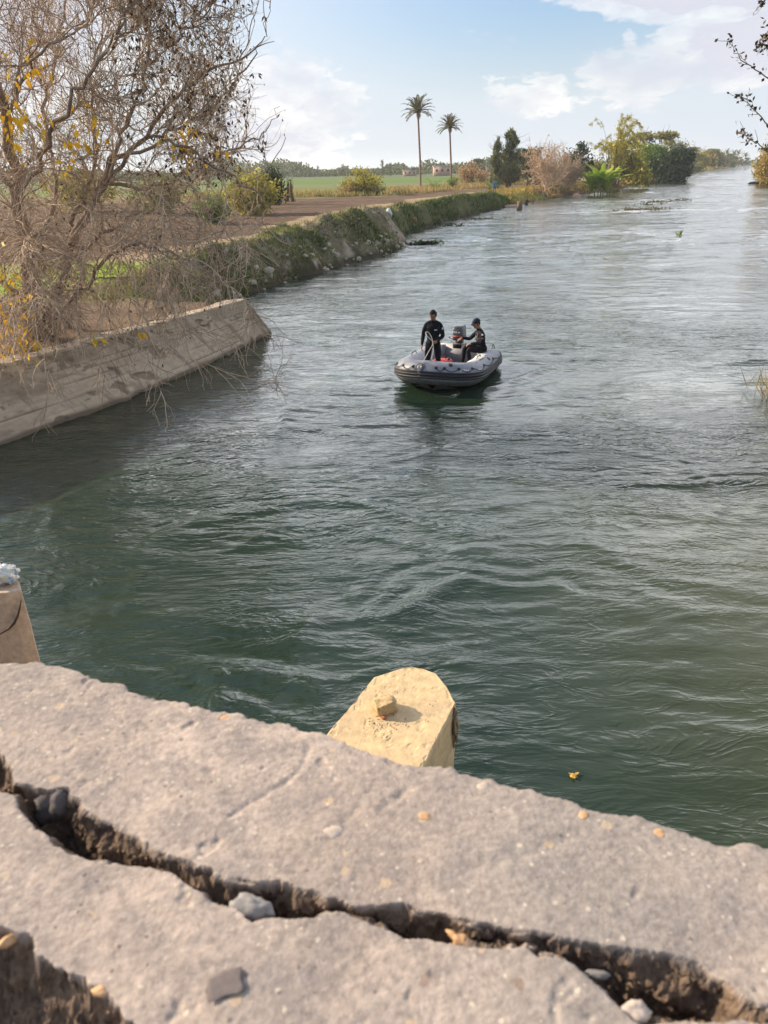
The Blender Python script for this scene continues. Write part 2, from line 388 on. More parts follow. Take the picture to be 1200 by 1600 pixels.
# ================================================================ GROUND
def join_axes(*segs): return np.concatenate([np.arange(a, b-1e-6, s_) for a, b, s_ in segs])
gx = join_axes((-26, -10, .34), (-10, 6, .16), (6, 34, .34)); gx = np.r_[graded(-2600, -26, -27, -26.3, .34, 1.10, 60), gx, graded(34, 3000, 34, 34.7, .34, 1.10, 60)]; gx = np.unique(gx[(gx <= -26) | (gx > -26)])
gx = gx[np.r_[True, np.diff(gx) > .05]]
gy = join_axes((8, 26, .34), (26, 66, .17), (66, 112, .34)); gy = np.r_[graded(-60, 8, 7, 7.9, .34, 1.1, 60)[:-1], gy, graded(112, 3400, 112, 112.8, .34, 1.07, 60)]; gy = np.unique(gy); gy = gy[np.r_[True, np.diff(gy) > .05]]
X, Y = np.meshgrid(gx, gy, indexing='ij')
D, SIDE, ARC = shore_dist(X, Y)
near = np.clip(1-Y/400, 0, 1)
jit = fbm(X*.45, Y*.45, 0, 3, seed=3)*.35*(D > -3)*(Y > 27)*near
Dj = D+jit
LAND = 1.25
land = LAND+0.04*fbm(X*.2, Y*.2, 0, 3, seed=4)
Z = np.where(Dj < 0, np.maximum(Dj*.7, -1.6), 0)
# left bank: spoil ridge dumped along the shore, y 27..63, a lower one on to y 108
rid1 = sstep(25, 29, Y)*sstep(66, 58, Y)*(SIDE < 0)
rid2 = sstep(58, 63, Y)*sstep(114, 100, Y)*(SIDE < 0)
hgt = 1.18+0.45*sstep(32, 46, Y)+0.30*fbm(Y*.22, X*.12, 0, 3, seed=5)
lump = fbm(X*.9, Y*.9, 0, 4, .55, seed=6)
sl = sstep(-.1, 2.3, Dj)*.75+.25*sstep(0, .5, Dj)
rw_ = 3.5+1.7*sstep(35, 45, Y)
ridge = (LAND+hgt*.72)*sl - hgt*.72*sstep(rw_*.42, rw_, Dj) + lump*.20*sstep(.1, .8, Dj)*sstep(5.5, 3.0, Dj)
r2 = (LAND+.65+.15*fbm(Y*.3, 0, 0, 2, seed=8))*sstep(-.1, 1.1, Dj)-.65*sstep(1.6, 4.5, Dj)+lump*.10*sstep(.2, .8, Dj)*sstep(4.5, 2.5, Dj)
plain = land*sstep(0, 2.6, Dj)
# behind the wing wall: trampled earth close to the wall's top
yard = (SIDE < 0)*sstep(27.5, 24.5, Y)
yz = 1.38*sstep(0.0, 0.12, D-.2) + .05*lump + .10*sstep(3, 8, D)
zl = np.where(rid1 > 0, ridge*rid1+plain*(1-rid1), plain)
zl = zl*(1-rid2)+r2*rid2
zl = zl*(1-yard)+yz*yard
zr = (1.5*sstep(0, 2.5, Dj)+.5*sstep(3, 9, Dj)+lump*.12)
zl = zl + np.maximum(rid1, .6*rid2)*sstep(.05, .5, Dj)*sstep(5.2, 3.2, Dj)*(.13*fbm(X*2.1, Y*2.1, 0, 3, .6, seed=7)-.10*np.abs(fbm(X*1.2+Y*.4, Y*1.2, 0, 3, .6, seed=17)))
Z = np.where(Dj > 0, np.where(SIDE < 0, zl, zr), Z)
# shallow furrows in the ploughed field
fld = (SIDE < 0)*sstep(6.5, 8.0, Dj-.02*Y)*sstep(37, 40, Y)
Z += .045*fld*np.sin((Y-0.28*X+.5*fbm(X*.1, Y*.1, 0, 2, seed=9))*2*math.pi/1.15)*sstep(150, 120, Y)*(Y < 160) + .03*fld*lump*(Y < 140)
def ground_z(x, y):
    x = np.atleast_1d(x); y = np.atleast_1d(y)
    i = np.clip(np.searchsorted(gx, x)-1, 0, len(gx)-2); j = np.clip(np.searchsorted(gy, y)-1, 0, len(gy)-2)
    fx = np.clip((x-gx[i])/(gx[i+1]-gx[i]), 0, 1); fy = np.clip((y-gy[j])/(gy[j+1]-gy[j]), 0, 1)
    return (Z[i, j]*(1-fx)*(1-fy)+Z[i+1, j]*fx*(1-fy)+Z[i, j+1]*(1-fx)*fy+Z[i+1, j+1]*fx*fy)
# ground colours (albedo) of the different soils and crops
c = np.zeros(X.shape+(3,))
nA = fbm(X*.08, Y*.08, 0, 4, seed=12); nB = fbm(X*.7, Y*.7, 0, 4, seed=13); nC = fbm(X*.05, (Y-.28*X)*.55, 0, 3, seed=14)
def lay(mask, col):
    global c; c = c*(1-mask[..., None])+np.array(col)*mask[..., None]
lay(np.ones(X.shape), (.16, .13, .07))
plow = np.ones(X.shape)
lay(plow, (.135, .088, .058)); lay(sstep(-.1, .7, nC), (.165, .108, .072)); lay(sstep(.3, 1.1, nB)*.5, (.20, .14, .095))
# grassy strip with tan track behind the ridge
trk = Dj-.03*Y
lay((SIDE < 0)*sstep(8.1, 7.4, trk+.4*nB)*(Y < 130), (.36, .26, .16))
lay((SIDE < 0)*sstep(5.6, 4.8, trk+.5*nB)*(Y < 130), (.22, .24, .06))
lay((SIDE < 0)*sstep(40, 36, Y+nB)*sstep(27, 29, Y+nB)*sstep(-20, -17, X)*sstep(3.9, 4.5, Dj)*sstep(-.7, .0, nA+.6*nB+.3), (.30, .40, .05))
lay(rid1*sstep(rw_+.9, rw_, Dj), (.17, .15, .095)); lay(rid1*sstep(rw_, rw_-.8, Dj)*sstep(.0, .5, nB+.2), (.32, .27, .20)); lay(rid1*sstep(2.6, 1.0, Dj)*sstep(-.3, .4, lump), (.075, .07, .04))
lay(rid2*sstep(4.2, 3.4, Dj), (.12, .12, .05))
# far fields
far = (SIDE < 0)*(Y > 108)
Yf = Y-np.maximum(0, 1.7*(X-2)); far = far*1.0
lay(far*sstep(117, 121, Yf+2*nB)*sstep(6, 10, D), (.23, .19, .09))
v = Y+.25*X
lay((SIDE < 0)*sstep(150, 156, v)*sstep(196, 190, v)*(X < 8), (.14, .21, .035)); lay((SIDE < 0)*sstep(171, 173, v)*sstep(178, 176, v)*(X < 8), (.17, .13, .085))
lay((SIDE < 0)*sstep(196, 200, v)*sstep(222, 214, v)*(X < 12), (.20, .16, .10)); lay((SIDE < 0)*sstep(216, 222, v)*(X < 40), (.12, .19, .04))
lay((SIDE < 0)*sstep(300, 320, v), (.13, .16, .07))
lay(yard, (.15, .10, .065)); lay(yard*sstep(.1, .7, nB)*.6, (.21, .145, .095))
lay((Dj < .25)*1.0, (.06, .05, .03))
lay(((SIDE > 0)*(Dj > .25))*1.0, (.13, .125, .05))
gm = mat('soil', attr='soil_colour', rough=0.95, var=.28, vscale=1.4, bump=.9, bscale=5.0, spec=.1, bdist=.06, det=8)
g = Geo(); g.grid(np.stack([X, Y, Z], -1)); ground = g.build('ground', gm, smooth=True)
ca = ground.data.color_attributes.new('soil_colour', 'FLOAT_COLOR', 'POINT')
ca.data.foreach_set('color', np.concatenate([c, np.ones(X.shape+(1,))], -1).astype(np.float32).ravel())
tag(ground, 'brown ploughed field, earth banks and far green crop fields', kind='structure')

# ================================================================ WING WALL (board-marked concrete, battered face)
wm = mat('board_marked_concrete', (.64, .53, .41), rough=.9, var=.16, vscale=1.2, bump=.5, bscale=14, spec=.15, stretch=(1, 1, 3), col2=(.52, .43, .33), bdist=.02, det=7)
foot = np.array([(-12.2, 4.5), (-10.15, 10.8), (-8.12, 14.9), (-6.41, 18.2), (-4.95, 22.2), (-3.8, 26.3)])
crest = np.array([(-12.3, 5.6), (-10.3, 11.4), (-7.98, 15.45), (-6.02, 19.35), (-4.75, 22.1), (-4.08, 23.45)])
def along(P, n):
    L = np.r_[0, np.cumsum(np.hypot(*np.diff(P, axis=0).T))]; t = np.linspace(0, L[-1], n)
    return np.stack([np.interp(t, L, P[:, 0]), np.interp(t, L, P[:, 1])], -1), t
nU, nV = 560, 70
fa, tt = along(foot, nU); cb, _ = along(crest, nU)
fb, _ = along(crest + np.array([-.62, .22]), nU)
vv = np.linspace(-.25, 1, nV)
base = np.concatenate([fa[:, None, :]*(1-vv[None, :, None])+cb[:, None, :]*vv[None, :, None], np.broadcast_to((1.6*vv)[None, :, None], (nU, nV, 1))], -1)
nn = nrm(np.cross(np.gradient(base, axis=0), np.gradient(base, axis=1)))
if nn[nU//2, nV//2, 0] < 0: nn = -nn
U_, V_ = np.meshgrid(tt, 1.6*vv, indexing='ij')
disp = np.zeros(U_.shape); groove = np.zeros(U_.shape)
levels = np.cumsum([0.1, .17, .2, .14, .22, .18, .15, .2, .16, .1])
for k, lv in enumerate(levels):
    wav = .012*fbm(U_*.5+k*9, 0, 0, 2, seed=20+k)
    disp += (.003*(-1)**k+.004*vn(k*3.3, 0., 0., 21))*sstep(lv-.012+wav, lv+.012+wav, V_)
    gv_ = np.exp(-((V_-lv-wav)/.010)**2)*(.12+.88*sstep(-.2, .5, fbm(U_*.35+k*5, k, 0, 2, seed=31))); disp -= .020*gv_; groove = np.maximum(groove, gv_)
disp += .007*fbm(U_*.8, V_*3, 0, 4, seed=33)+.006*fbm(U_*7, V_*16, 0, 3, seed=34)
spl = fbm(U_*1.1, V_*2.4, 0, 4, .6, seed=35); disp -= .05*sstep(.75, 1.1, spl)
ck = np.abs(V_-1.15+.11*(U_-9.5)*.5-.05*fbm(U_*2.2, 0, 0, 3, seed=36)); disp -= .045*np.exp(-(ck/.016)**2)*sstep(6.0, 7.0, U_)*sstep(11.5, 10.5, U_)
for uc in (5.2, 8.3, 12.1, 15.2, 17.8): disp -= .02*np.exp(-((U_-uc-.05*fbm(V_*4, uc, 0, 2, seed=37))/.012)**2)*sstep(.2, .9, .6+fbm(V_*2, uc*3, 0, 2, seed=38))
face = base+nn*disp[..., None]
topn = 14; tv = np.linspace(0, 1, topn)
topP = np.concatenate([cb[:, None, :]*(1-tv[None, :, None])+fb[:, None, :]*tv[None, :, None], np.full((nU, topn, 1), 1.6)], -1)
topP[..., 2] += (.03*fbm(topP[..., 0]*2, topP[..., 1]*2, 0, 4, seed=40)-.05*tv[None, :])*sstep(0, .15, tv)[None, :] - .03*sstep(.3, .9, fbm(topP[..., 0]*1.3, topP[..., 1]*1.3, 0, 3, seed=41))
topP[:, 0] = face[:, -1]
bk = np.linspace(0, 1, 6); back = topP[:, -1:, :]+np.array([0, 0, -1.0])*bk[None, :, None]*2.2
full = np.concatenate([face, topP[:, 1:], back[:, 1:]], 1)
# end face closing the wall
g = Geo(); g.grid(full)
endp = full[-1]; cen = np.array([-4.75, 24.4, 0.2]); ks = np.linspace(0, 1, 8)[:, None, None]
g.grid(endp[None]*(1-ks)+cen*ks)
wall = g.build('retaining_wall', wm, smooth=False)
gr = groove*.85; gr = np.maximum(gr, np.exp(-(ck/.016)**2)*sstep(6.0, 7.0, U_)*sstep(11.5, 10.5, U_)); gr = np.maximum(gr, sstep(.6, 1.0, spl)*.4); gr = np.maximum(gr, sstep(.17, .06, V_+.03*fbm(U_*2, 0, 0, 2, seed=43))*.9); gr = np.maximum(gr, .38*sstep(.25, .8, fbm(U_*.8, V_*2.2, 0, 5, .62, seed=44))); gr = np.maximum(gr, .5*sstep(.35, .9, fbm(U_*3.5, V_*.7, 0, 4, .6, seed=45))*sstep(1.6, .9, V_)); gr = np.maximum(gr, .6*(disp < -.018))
gfull = np.zeros((nU, full.shape[1])); gfull[:, :nV] = gr; gfull[:, nV:] = .45; gfull = np.concatenate([gfull.ravel(), np.full(full.shape[1]*8, .3)])  # grime on the face; top and back carry painted tree shade
ga = wall.data.attributes.new('grime_shade', 'FLOAT', 'POINT'); ga.data.foreach_set('value', gfull.astype(np.float32))
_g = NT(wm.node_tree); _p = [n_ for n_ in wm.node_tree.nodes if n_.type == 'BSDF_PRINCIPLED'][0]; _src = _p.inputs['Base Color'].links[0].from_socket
wm.node_tree.links.new(_g.mix(_g.n('ShaderNodeAttribute', attribute_name='grime_shade').outputs['Fac'], _src, (.15, .115, .085)), _p.inputs['Base Color'])
tag(wall, 'weathered board-marked concrete retaining wall sloping into the river below the bare tree', 'wall')

# ================================================================ FOREGROUND PARAPET (heightfield with a deep crack)
PZ = 4.7
def slab(pts): return np.array([at(x, y, PZ)[:2] for x, y in pts])
edge = slab([(-260, 985), (-60, 1032), (0, 1036), (50, 1034), (100, 1045), (160, 1064), (230, 1082), (300, 1106), (360, 1112), (420, 1126), (500, 1143), (560, 1166), (600, 1187), (650, 1190), (700, 1198), (755, 1214), (815, 1228), (850, 1243),
             (900, 1252), (950, 1270), (1000, 1277), (1050, 1291), (1100, 1310), (1150, 1319), (1200, 1322), (1300, 1345), (1500, 1400)])
up = slab([(-120, 1140), (-40, 1160), (0, 1172), (12, 1192), (24, 1222), (40, 1226), (60, 1230), (105, 1232), (122, 1250), (134, 1268), (160, 1282), (190, 1288), (228, 1318), (262, 1334), (290, 1346), (340, 1364), (380, 1372), (440, 1374), (465, 1382), (480, 1388), (525, 1402), (550, 1412), (600, 1414), (630, 1409), (665, 1423),
           (725, 1437), (815, 1455), (860, 1460), (950, 1479), (1000, 1483), (1080, 1499), (1130, 1525), (1172, 1562), (1200, 1566), (1300, 1600), (1500, 1680)])
lo = slab([(-120, 1195), (-40, 1222), (0, 1237), (20, 1243), (30, 1265), (55, 1292), (80, 1310), (88, 1322), (115, 1335), (170, 1350), (250, 1357), (280, 1372), (310, 1392), (340, 1412), (370, 1416), (395, 1437), (430, 1432), (490, 1435), (500, 1427), (540, 1426), (600, 1448), (630, 1468),
           (685, 1467), (750, 1484), (800, 1486), (822, 1478), (840, 1495), (885, 1500), (910, 1520), (950, 1560), (985, 1592), (1010, 1603), (1060, 1598), (1140, 1594), (1200, 1594), (1300, 1650), (1500, 1760)])
gap = slab([(-200, 1395), (-60, 1440), (0, 1451), (30, 1461), (65, 1480), (105, 1510), (150, 1545), (190, 1575), (225, 1602), (300, 1650), (420, 1750), (600, 1900)])
ax_u = nrm(np.array([.74, -.265])); ax_v = np.array([-ax_u[1], ax_u[0]])
def uv(P): return P@ax_u, P@ax_v
def curve(P):
    a, b = uv(P); o = np.argsort(a); return a[o], b[o]
eu, ev = curve(edge); uu_, uv_ = curve(up); lu, lv_ = curve(lo); pu, pv = curve(gap)
us = graded(-3.2, 3.4, eu[1]-.02, eu[-2]+.05, .0016, 1.15, .08)
vgrid = np.r_[np.linspace(0, 1, 400)]
eU = np.interp(us, eu, ev)+.0034*fbm(us*55, 0, 0, 5, .62, seed=50)+.004*fbm(us*14, 0, 0, 2, seed=51)*((us < eu[0]) | (us > eu[-1]))
v0 = uv(np.array([[0.0, .11]]))[1][0]+0*us
VV = v0[:, None]+(eU-v0)[:, None]*vgrid[None, :]; UU = np.broadcast_to(us[:, None], VV.shape)
hi_ = np.interp(us, uu_, uv_)[:, None]; lo_ = np.interp(us, lu, lv_)[:, None]; gp = np.interp(us, pu, pv)[:, None]
hi_ = hi_+.0016*fbm(UU*90, VV*90, 0, 3, .6, seed=52); lo_ = lo_+.0014*fbm(UU*80+9, VV*80, 0, 3, .6, seed=53); gp = gp+.004*fbm(UU*70, VV*70, 0, 3, .6, seed=54)
H_ = .0026*fbm(UU*9, VV*9, 0, 3, seed=55)+.00035*fbm(UU*60, VV*60, 0, 4, .6, seed=56)
H_ += .0002*np.abs(fbm(UU*180, VV*180, 0, 3, .6, seed=57))
H_ -= .0016*sstep(.85, 1.2, fbm(UU*42, VV*42, 0, 3, seed=58))
for pl_, dep, wd_ in (([(362, 1276), (400, 1250), (440, 1226), (474, 1196), (482, 1166)], .0020, .0035), ([(600, 1262), (628, 1240), (640, 1232)], .0022, .004), ([(500, 1330), (530, 1300), (556, 1262)], .0012, .005), ([(780, 1345), (850, 1330), (900, 1300)], .0013, .006), ([(250, 1480), (330, 1470), (395, 1500)], .0012, .005)):
    q_ = slab(pl_); X_ = UU*ax_u[0]+VV*ax_v[0]; Y_ = UU*ax_u[1]+VV*ax_v[1]; dm = np.full(X_.shape, 9.0)
    for a_, b_ in zip(q_[:-1], q_[1:]):
        t_ = np.clip(((X_-a_[0])*(b_-a_)[0]+(Y_-a_[1])*(b_-a_)[1])/((b_-a_)@(b_-a_)), 0, 1); dm = np.minimum(dm, np.hypot(X_-a_[0]-t_*(b_-a_)[0], Y_-a_[1]-t_*(b_-a_)[1]))
    H_ -= dep*np.exp(-(dm/wd_)**2)*(.6+.4*fbm(UU*120, VV*120, 0, 2, seed=46))
tcr = np.minimum(hi_-VV, VV-lo_); wid = np.maximum(hi_-lo_, .003)
tcr2 = tcr+.0030*fbm(UU*55, VV*110, 0, 4, .62, seed=47)*sstep(0, .004, tcr)
prof = np.clip(tcr2/(.010+.30*wid), 0, 1)**.8
rub = fbm(UU*75, VV*75, 0, 4, .6, seed=59)
dc = np.where(tcr > 0, np.maximum(prof, .03)*(.022+.75*wid)+.007*rub*np.sqrt(prof.clip(0)), 0).clip(0)
shelf = sstep(-.02, .01, UU-uv(slab([(160, 1300)]))[0][0])*sstep(.015, -.01, UU-uv(slab([(262, 1345)]))[0][0])
dc = np.where(tcr > 0, dc*(1-.7*shelf*sstep(0, 1, (VV-lo_)/wid-.15)), dc)
pocket = sstep(-.03, .0, UU-uv(slab([(1000, 1550)]))[0][0]); dc = dc*(1-.35*pocket)
dg = np.where(VV < gp, np.clip((gp-VV)/.028, 0, 1)**.7*.09+.008*np.abs(fbm(UU*50, VV*50, 0, 4, .6, seed=49)), 0)
H_ -= dc+dg
H_ -= .0018*np.exp(-((eU[:, None]-VV)/.004))
soil_shade_m = np.clip(dc/.006, 0, 1)*.9+np.clip(dg/.008, 0, 1)*.9
lip = np.clip(1-np.abs(tcr)/.004, 0, 1)*(tcr < 0)*.35
P = np.stack([UU*ax_u[0]+VV*ax_v[0], UU*ax_u[1]+VV*ax_v[1], PZ+H_], -1)
inw = np.clip((dc+dg-.002)/.006, 0, 1)[..., None]        # broken inner walls: displaced in all directions
zz_ = H_; P = P+inw*np.stack([+.0050*fbm(UU*42, VV*42, zz_*55, 2, .5, seed=s_+2)+.0024*fbm(UU*125, VV*125, zz_*140, 3, .62, seed=s_)+.0014*fbm(UU*330, VV*330, zz_*330, 2, .6, seed=s_+5) for s_ in (141, 151, 161)], -1)*np.array([.7, 1.0, .8])
dn = np.r_[.006, .012, .02, .035, .06, .10, .16, .24, .4, .6, .9]
fn = fbm(UU[:, :1]*40, dn[None, :]*40, 0, 3, seed=48)
outw = .0*dn
fc = np.stack([P[:, -1:, 0]+ax_v[0]*(.004*fn+outw), P[:, -1:, 1]+ax_v[1]*(.004*fn+outw), P[:, -1:, 2]-dn[None, :]+0*fn], -1)
P = np.concatenate([P, fc], 1); soil_shade_m = np.concatenate([soil_shade_m, np.zeros((len(us), len(dn)))], 1)
nb = np.stack([P[:, :1, 0]+0*dn, P[:, :1, 1]+0*dn, P[:, :1, 2]-dn[None, ::1]], -1)[:, ::-1]
P = np.concatenate([nb, P], 1); soil_shade_m = np.concatenate([np.zeros((len(us), len(dn))), soil_shade_m], 1)
def parapet_mat():
    m = bpy.data.materials.new('weathered_concrete'); m.use_nodes = True; t = m.node_tree; t.nodes.clear(); g = NT(t)
    out = g.n('ShaderNodeOutputMaterial'); p = g.n('ShaderNodeBsdfPrincipled'); vec = g.n('ShaderNodeTexCoord').outputs['Object']
    a = g.noise(vec, 6, 6, .6, .4); b = g.noise(vec, 26, 6, .65, .2); d = g.noise(vec, 150, 4, .6); e = g.noise(g.mapping(vec, (1, 1, 1), loc=(3, 1, 0)), 3.0, 3, .5)
    c = g.mix(g.mr(a, .35, .65, 0, 1), (.365, .297, .247), (.48, .39, .325))
    c = g.mix(g.mr(b, .40, .66, 0, .75), c, (.25, .215, .20))
    c = g.mix(g.mr(e, .48, .66, 0, .6), c, (.29, .26, .235))
    c = g.mix(1.0, c, g.mr(d, .3, .7, .76, 1.25), 'MULTIPLY')
    # aggregate: pale pebbles and dark grit showing in the worn surface
    def chips(scale, thr, keep, size):
        wv_ = g.n('ShaderNodeVectorMath', operation='MULTIPLY_ADD', i={0: g.noise(vec, scale*3.0, 2, .5, 0, out=1), 1: (.45/scale, .45/scale, .45/scale), 2: vec}).outputs[0]
        v = g.n('ShaderNodeTexVoronoi', feature='F1', i={'Scale': scale, 'Vector': wv_, 'Randomness': 1.0})
        s2 = g.n('ShaderNodeSeparateColor', i={0: v.outputs['Color']})
        k = g.math('MULTIPLY', g.math('LESS_THAN', v.outputs['Distance'], g.math('MULTIPLY', s2.outputs[1], size)), g.math('GREATER_THAN', s2.outputs[0], thr))
        return k, s2
    k1, q1 = chips(60, .80, 0, .30); c = g.mix(g.math('MULTIPLY', k1, .75), c, g.mix(q1.outputs[2], (.52, .38, .24), (.55, .49, .42)))
    k2, q2 = chips(170, .74, 0, .38); c = g.mix(g.math('MULTIPLY', k2, .7), c, g.mix(g.math('GREATER_THAN', q2.outputs[2], .6), (.60, .52, .42), (.12, .10, .095)))
    k3, q3 = chips(33, .93, 0, .26); c = g.mix(g.math('MULTIPLY', k3, .65), c, g.mix(q3.outputs[2], (.17, .14, .13), (.46, .30, .19)))
    at_ = g.n('ShaderNodeAttribute', attribute_name='soil_shade_amount').outputs['Fac']
    s_ = g.mix(g.mr(g.noise(vec, 55, 5, .65), .35, .68, 0, 1), (.060, .038, .026), (.21, .14, .09))  # brown soil, darkened to paint in the shade inside the crack
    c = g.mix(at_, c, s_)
    t.links.new(c, p.inputs['Base Color']); p.inputs['Roughness'].default_value = .92; p.inputs['Specular IOR Level'].default_value = .2
    hb = g.math('ADD', g.math('MULTIPLY', g.noise(vec, 260, 5, .65), .6), g.math('MULTIPLY', b, .8)); hb = g.math('ADD', hb, g.math('MULTIPLY', k1, .25))
    bp = g.n('ShaderNodeBump', i={'Strength': .7, 'Distance': .0025, 'Height': hb}); t.links.new(bp.outputs[0], p.inputs['Normal'])
    t.links.new(p.outputs[0], out.inputs[0]); return m
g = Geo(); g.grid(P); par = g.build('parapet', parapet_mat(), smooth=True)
fl_ = np.zeros(len(par.data.polygons), bool); lv_i = np.empty(len(par.data.polygons)*4, np.int32)
par.data.polygons.foreach_get('vertices', lv_i); sm_ = soil_shade_m.ravel()[lv_i.reshape(-1, 4)].max(1) < .25; par.data.polygons.foreach_set('use_smooth', sm_)
sa = par.data.attributes.new('soil_shade_amount', 'FLOAT', 'POINT'); sa.data.foreach_set('value', soil_shade_m.astype(np.float32).ravel())
tag(par, 'cracked grey concrete bridge parapet across the foreground', 'parapet')

def stone(name, c, r, m, seed, label, cat, rot=(0, 0, 0), group=None, nu=20, nv=14, rough=.25, sq=1.0):
    def f(V):
        n = fbm(V[:, 0]*1.6+seed, V[:, 1]*1.6, V[:, 2]*1.6, 4, .55, seed=seed)
        W_ = np.sign(V)*np.abs(V)**sq
        return W_*(1+rough*n[:, None])
    g = Geo(); g.ell((0, 0, 0), r, nu=nu, nv=nv, rot=rotm(*rot), fn=f); g.V[0] = g.V[0]+np.asarray(c, float)
    o = g.build(name, m, smooth=sq == 1.0, loc=c); tag(o, label, cat, group); return o
peb_o = mat('orange_pebble', (.55, .33, .17), rough=.6, var=.2, vscale=60)
peb_p = mat('pale_pebble', (.50, .41, .34), rough=.7, var=.2, vscale=60, bump=.3, bscale=200, bdist=.001)
peb_g = mat('grey_stone', (.27, .25, .235), rough=.8, var=.25, vscale=40, bump=.5, bscale=160, bdist=.002)
cavity_m = mat('cavity_dark', (.11, .095, .09), rough=.85, var=.25, vscale=40, bump=.5, bscale=160, bdist=.002)
def on(x, y, z=PZ): return at(x, y, z)
stone('stone', on(400, 1418, PZ-.006), (.017, .008, .007), peb_g, 3, 'angular grey stone wedged in the middle of the parapet crack', 'stone', (0, .2, -.3), rough=.35)
stone('stone', on(92, 1256, PZ-.018), (.020, .015, .016), cavity_m, 9, 'dark lump put in for the shaded cavity in the wide left part of the parapet crack', 'stone', (.3, .2, .4), rough=.4)  # dark lump added where the crack only has a shaded cavity
stone('pebble', on(720, 1470, PZ-.008), (.0062, .0045, .004), peb_o, 5, 'small orange pebble lying in the parapet crack right of the grey stone', 'pebble', (0, 0, -.4))
stone('pebble', on(708, 1461, PZ-.009), (.006, .0022, .002), peb_o, 6, 'thin pale orange sliver beside the orange pebble in the crack', 'pebble', (0, 0, -.7))
stone('pebble', on(992, 1585, PZ-.005), (.0095, .008, .007), peb_p, 7, 'rounded pale pebble at the bottom edge of the parapet crack', 'pebble')
stone('stone_chip', on(932, 1523, PZ-.012), (.0085, .003, .0025), peb_g, 8, 'flat grey chip across the wide right part of the crack', 'stone', (0, 0, -.1))
stone('pebble', on(158, 1549, PZ-.004), (.0065, .0035, .003), peb_o, 11, 'orange pebble at the rim of the lower left gap in the parapet', 'pebble', (0, 0, -.1))
stone('pebble', on(14, 1470, PZ-.008), (.008, .004, .004), peb_o, 12, 'elongated orange brown pebble at the lower left corner of the parapet', 'pebble', (0, 0, .8))
for k, (x, y, rr, m_, lb) in enumerate(((352, 1122, .004, peb_o, 'tiny orange pebble sticking up at the parapet edge left of the pier'), (755, 1229, .0045, peb_p, 'tiny pale pebble at the parapet edge just right of the pier'),
        (912, 1274, .0042, peb_o, 'tiny yellowish pebble on the parapet edge below the floating leaf clump'), (1030, 1302, .0045, peb_o, 'flat orange pebble on the parapet edge near the right side'),
        (457, 1304, .0042, peb_o, 'orange pebble set in the parapet top, leftmost of the worn patch'), (664, 1275, .0048, peb_o, 'reddish pebble set in the parapet top right of the worn patch'),
        (520, 1300, .007, peb_p, 'largest flat pale stone set in the worn patch of the parapet top'), (64, 1168, .0045, peb_p, 'pale pebble set in the parapet top near the left side'))):
    stone('pebble', on(x, y, PZ-.0005), (rr*1.25, rr, rr*.28), m_, 20+k, lb, 'pebble', (0, 0, .5*k), nu=12, nv=8)
stone('stone', on(352, 1538, PZ-.0002), (.012, .009, .0004), mat('flush_dark_stone', (.17, .14, .13), rough=.9, var=.2, vscale=60), 31, 'flat dark square stone set in the lower parapet surface', 'stone', (0, 0, .3), sq=.5, nu=16, nv=8)

# ================================================================ BRIDGE PIERS below the parapet
pm = mat('pier_concrete', (.68, .50, .28), rough=.9, var=.22, vscale=7, bump=.5, bscale=60, spec=.15, col2=(.58, .43, .255), bdist=.006, det=7)
def pier(name, poly, ztop, m, label, seed):
    """prism with worn irregular rim, from above the bridge face down into the water"""
    poly = np.asarray(poly, float); n = 60*len(poly); per = np.vstack([poly, poly[:1]])
    L = np.r_[0, np.cumsum(np.hypot(*np.diff(per, axis=0).T))]; t = np.linspace(0, L[-1], n, endpoint=False)
    ring = np.stack([np.interp(t, L, per[:, 0]), np.interp(t, L, per[:, 1])], -1); cen = ring.mean(0)
    rows = []
    for dz, ins in ((0, 0.010), (-.006, 0.002), (-.02, -.001), (-.06, 0), (-.15, 0), (-.3, 0), (-.5, 0), (-.8, 0), (-1.3, 0), (-2.0, 0), (-2.8, 0), (-3.8, 0)):
        nz = fbm(ring[:, 0]*9, ring[:, 1]*9, dz*7., 4, .55, seed=seed)*(.004 if dz > -.3 else .010)
        dirv = nrm(cen-ring); q = ring+dirv*(ins+nz)[:, None] if np.ndim(nz) else ring
        rows.append(np.c_[q, np.full(n, ztop+dz)])
    rows = np.array(rows)
    ks = np.linspace(0, 1, 60)[1:]
    nz0 = rows[0][:, :2]-ring; top = np.array([np.c_[(ring+nz0*max(0, 1-k*8))*(1-k)+cen*k, np.full(n, ztop)] for k in ks**1.3])
    top[..., 2] += (.0018*fbm(top[..., 0]*6, top[..., 1]*6, 0, 4, .55, seed=seed+1)-.003*sstep(.6, .9, fbm(top[..., 0]*18, top[..., 1]*18, 0, 3, seed=seed+2)))
    g = Geo(); g.grid(np.concatenate([rows[::-1], top], 0).transpose(1, 0, 2), closeU=True)
    o = g.build(name, m, smooth=False); tag(o, label, 'pier'); return o
A_ = [at(x, y, 2.6)[:2] for x, y in ((665, 1192), (704, 1114), (712, 1097), (700, 1073), (682, 1051), (663, 1043), (645, 1041), (630, 1043), (585, 1057), (516, 1140))]
s1 = A_[-1]+(A_[-1]-A_[-2])*2.2; s0 = A_[0]+(A_[0]-A_[1])*1.4
pier('bridge_pier', [s0]+A_+[s1], 2.6, pm, 'sunlit yellow concrete bridge pier with a broken brick on top', 71)
stone('spalled_render', at(709, 1130, 2.46)+np.array([.0, -.01, 0]), (.022, .055, .13), mat('rough_aggregate', (.34, .26, .17), rough=.95, var=.4, vscale=30, bump=1.0, bscale=60, bdist=.01), 75,
      'rough flaking layer of aggregate on the right side of the sunlit pier', 'render layer', rough=.5, nu=40, nv=30)
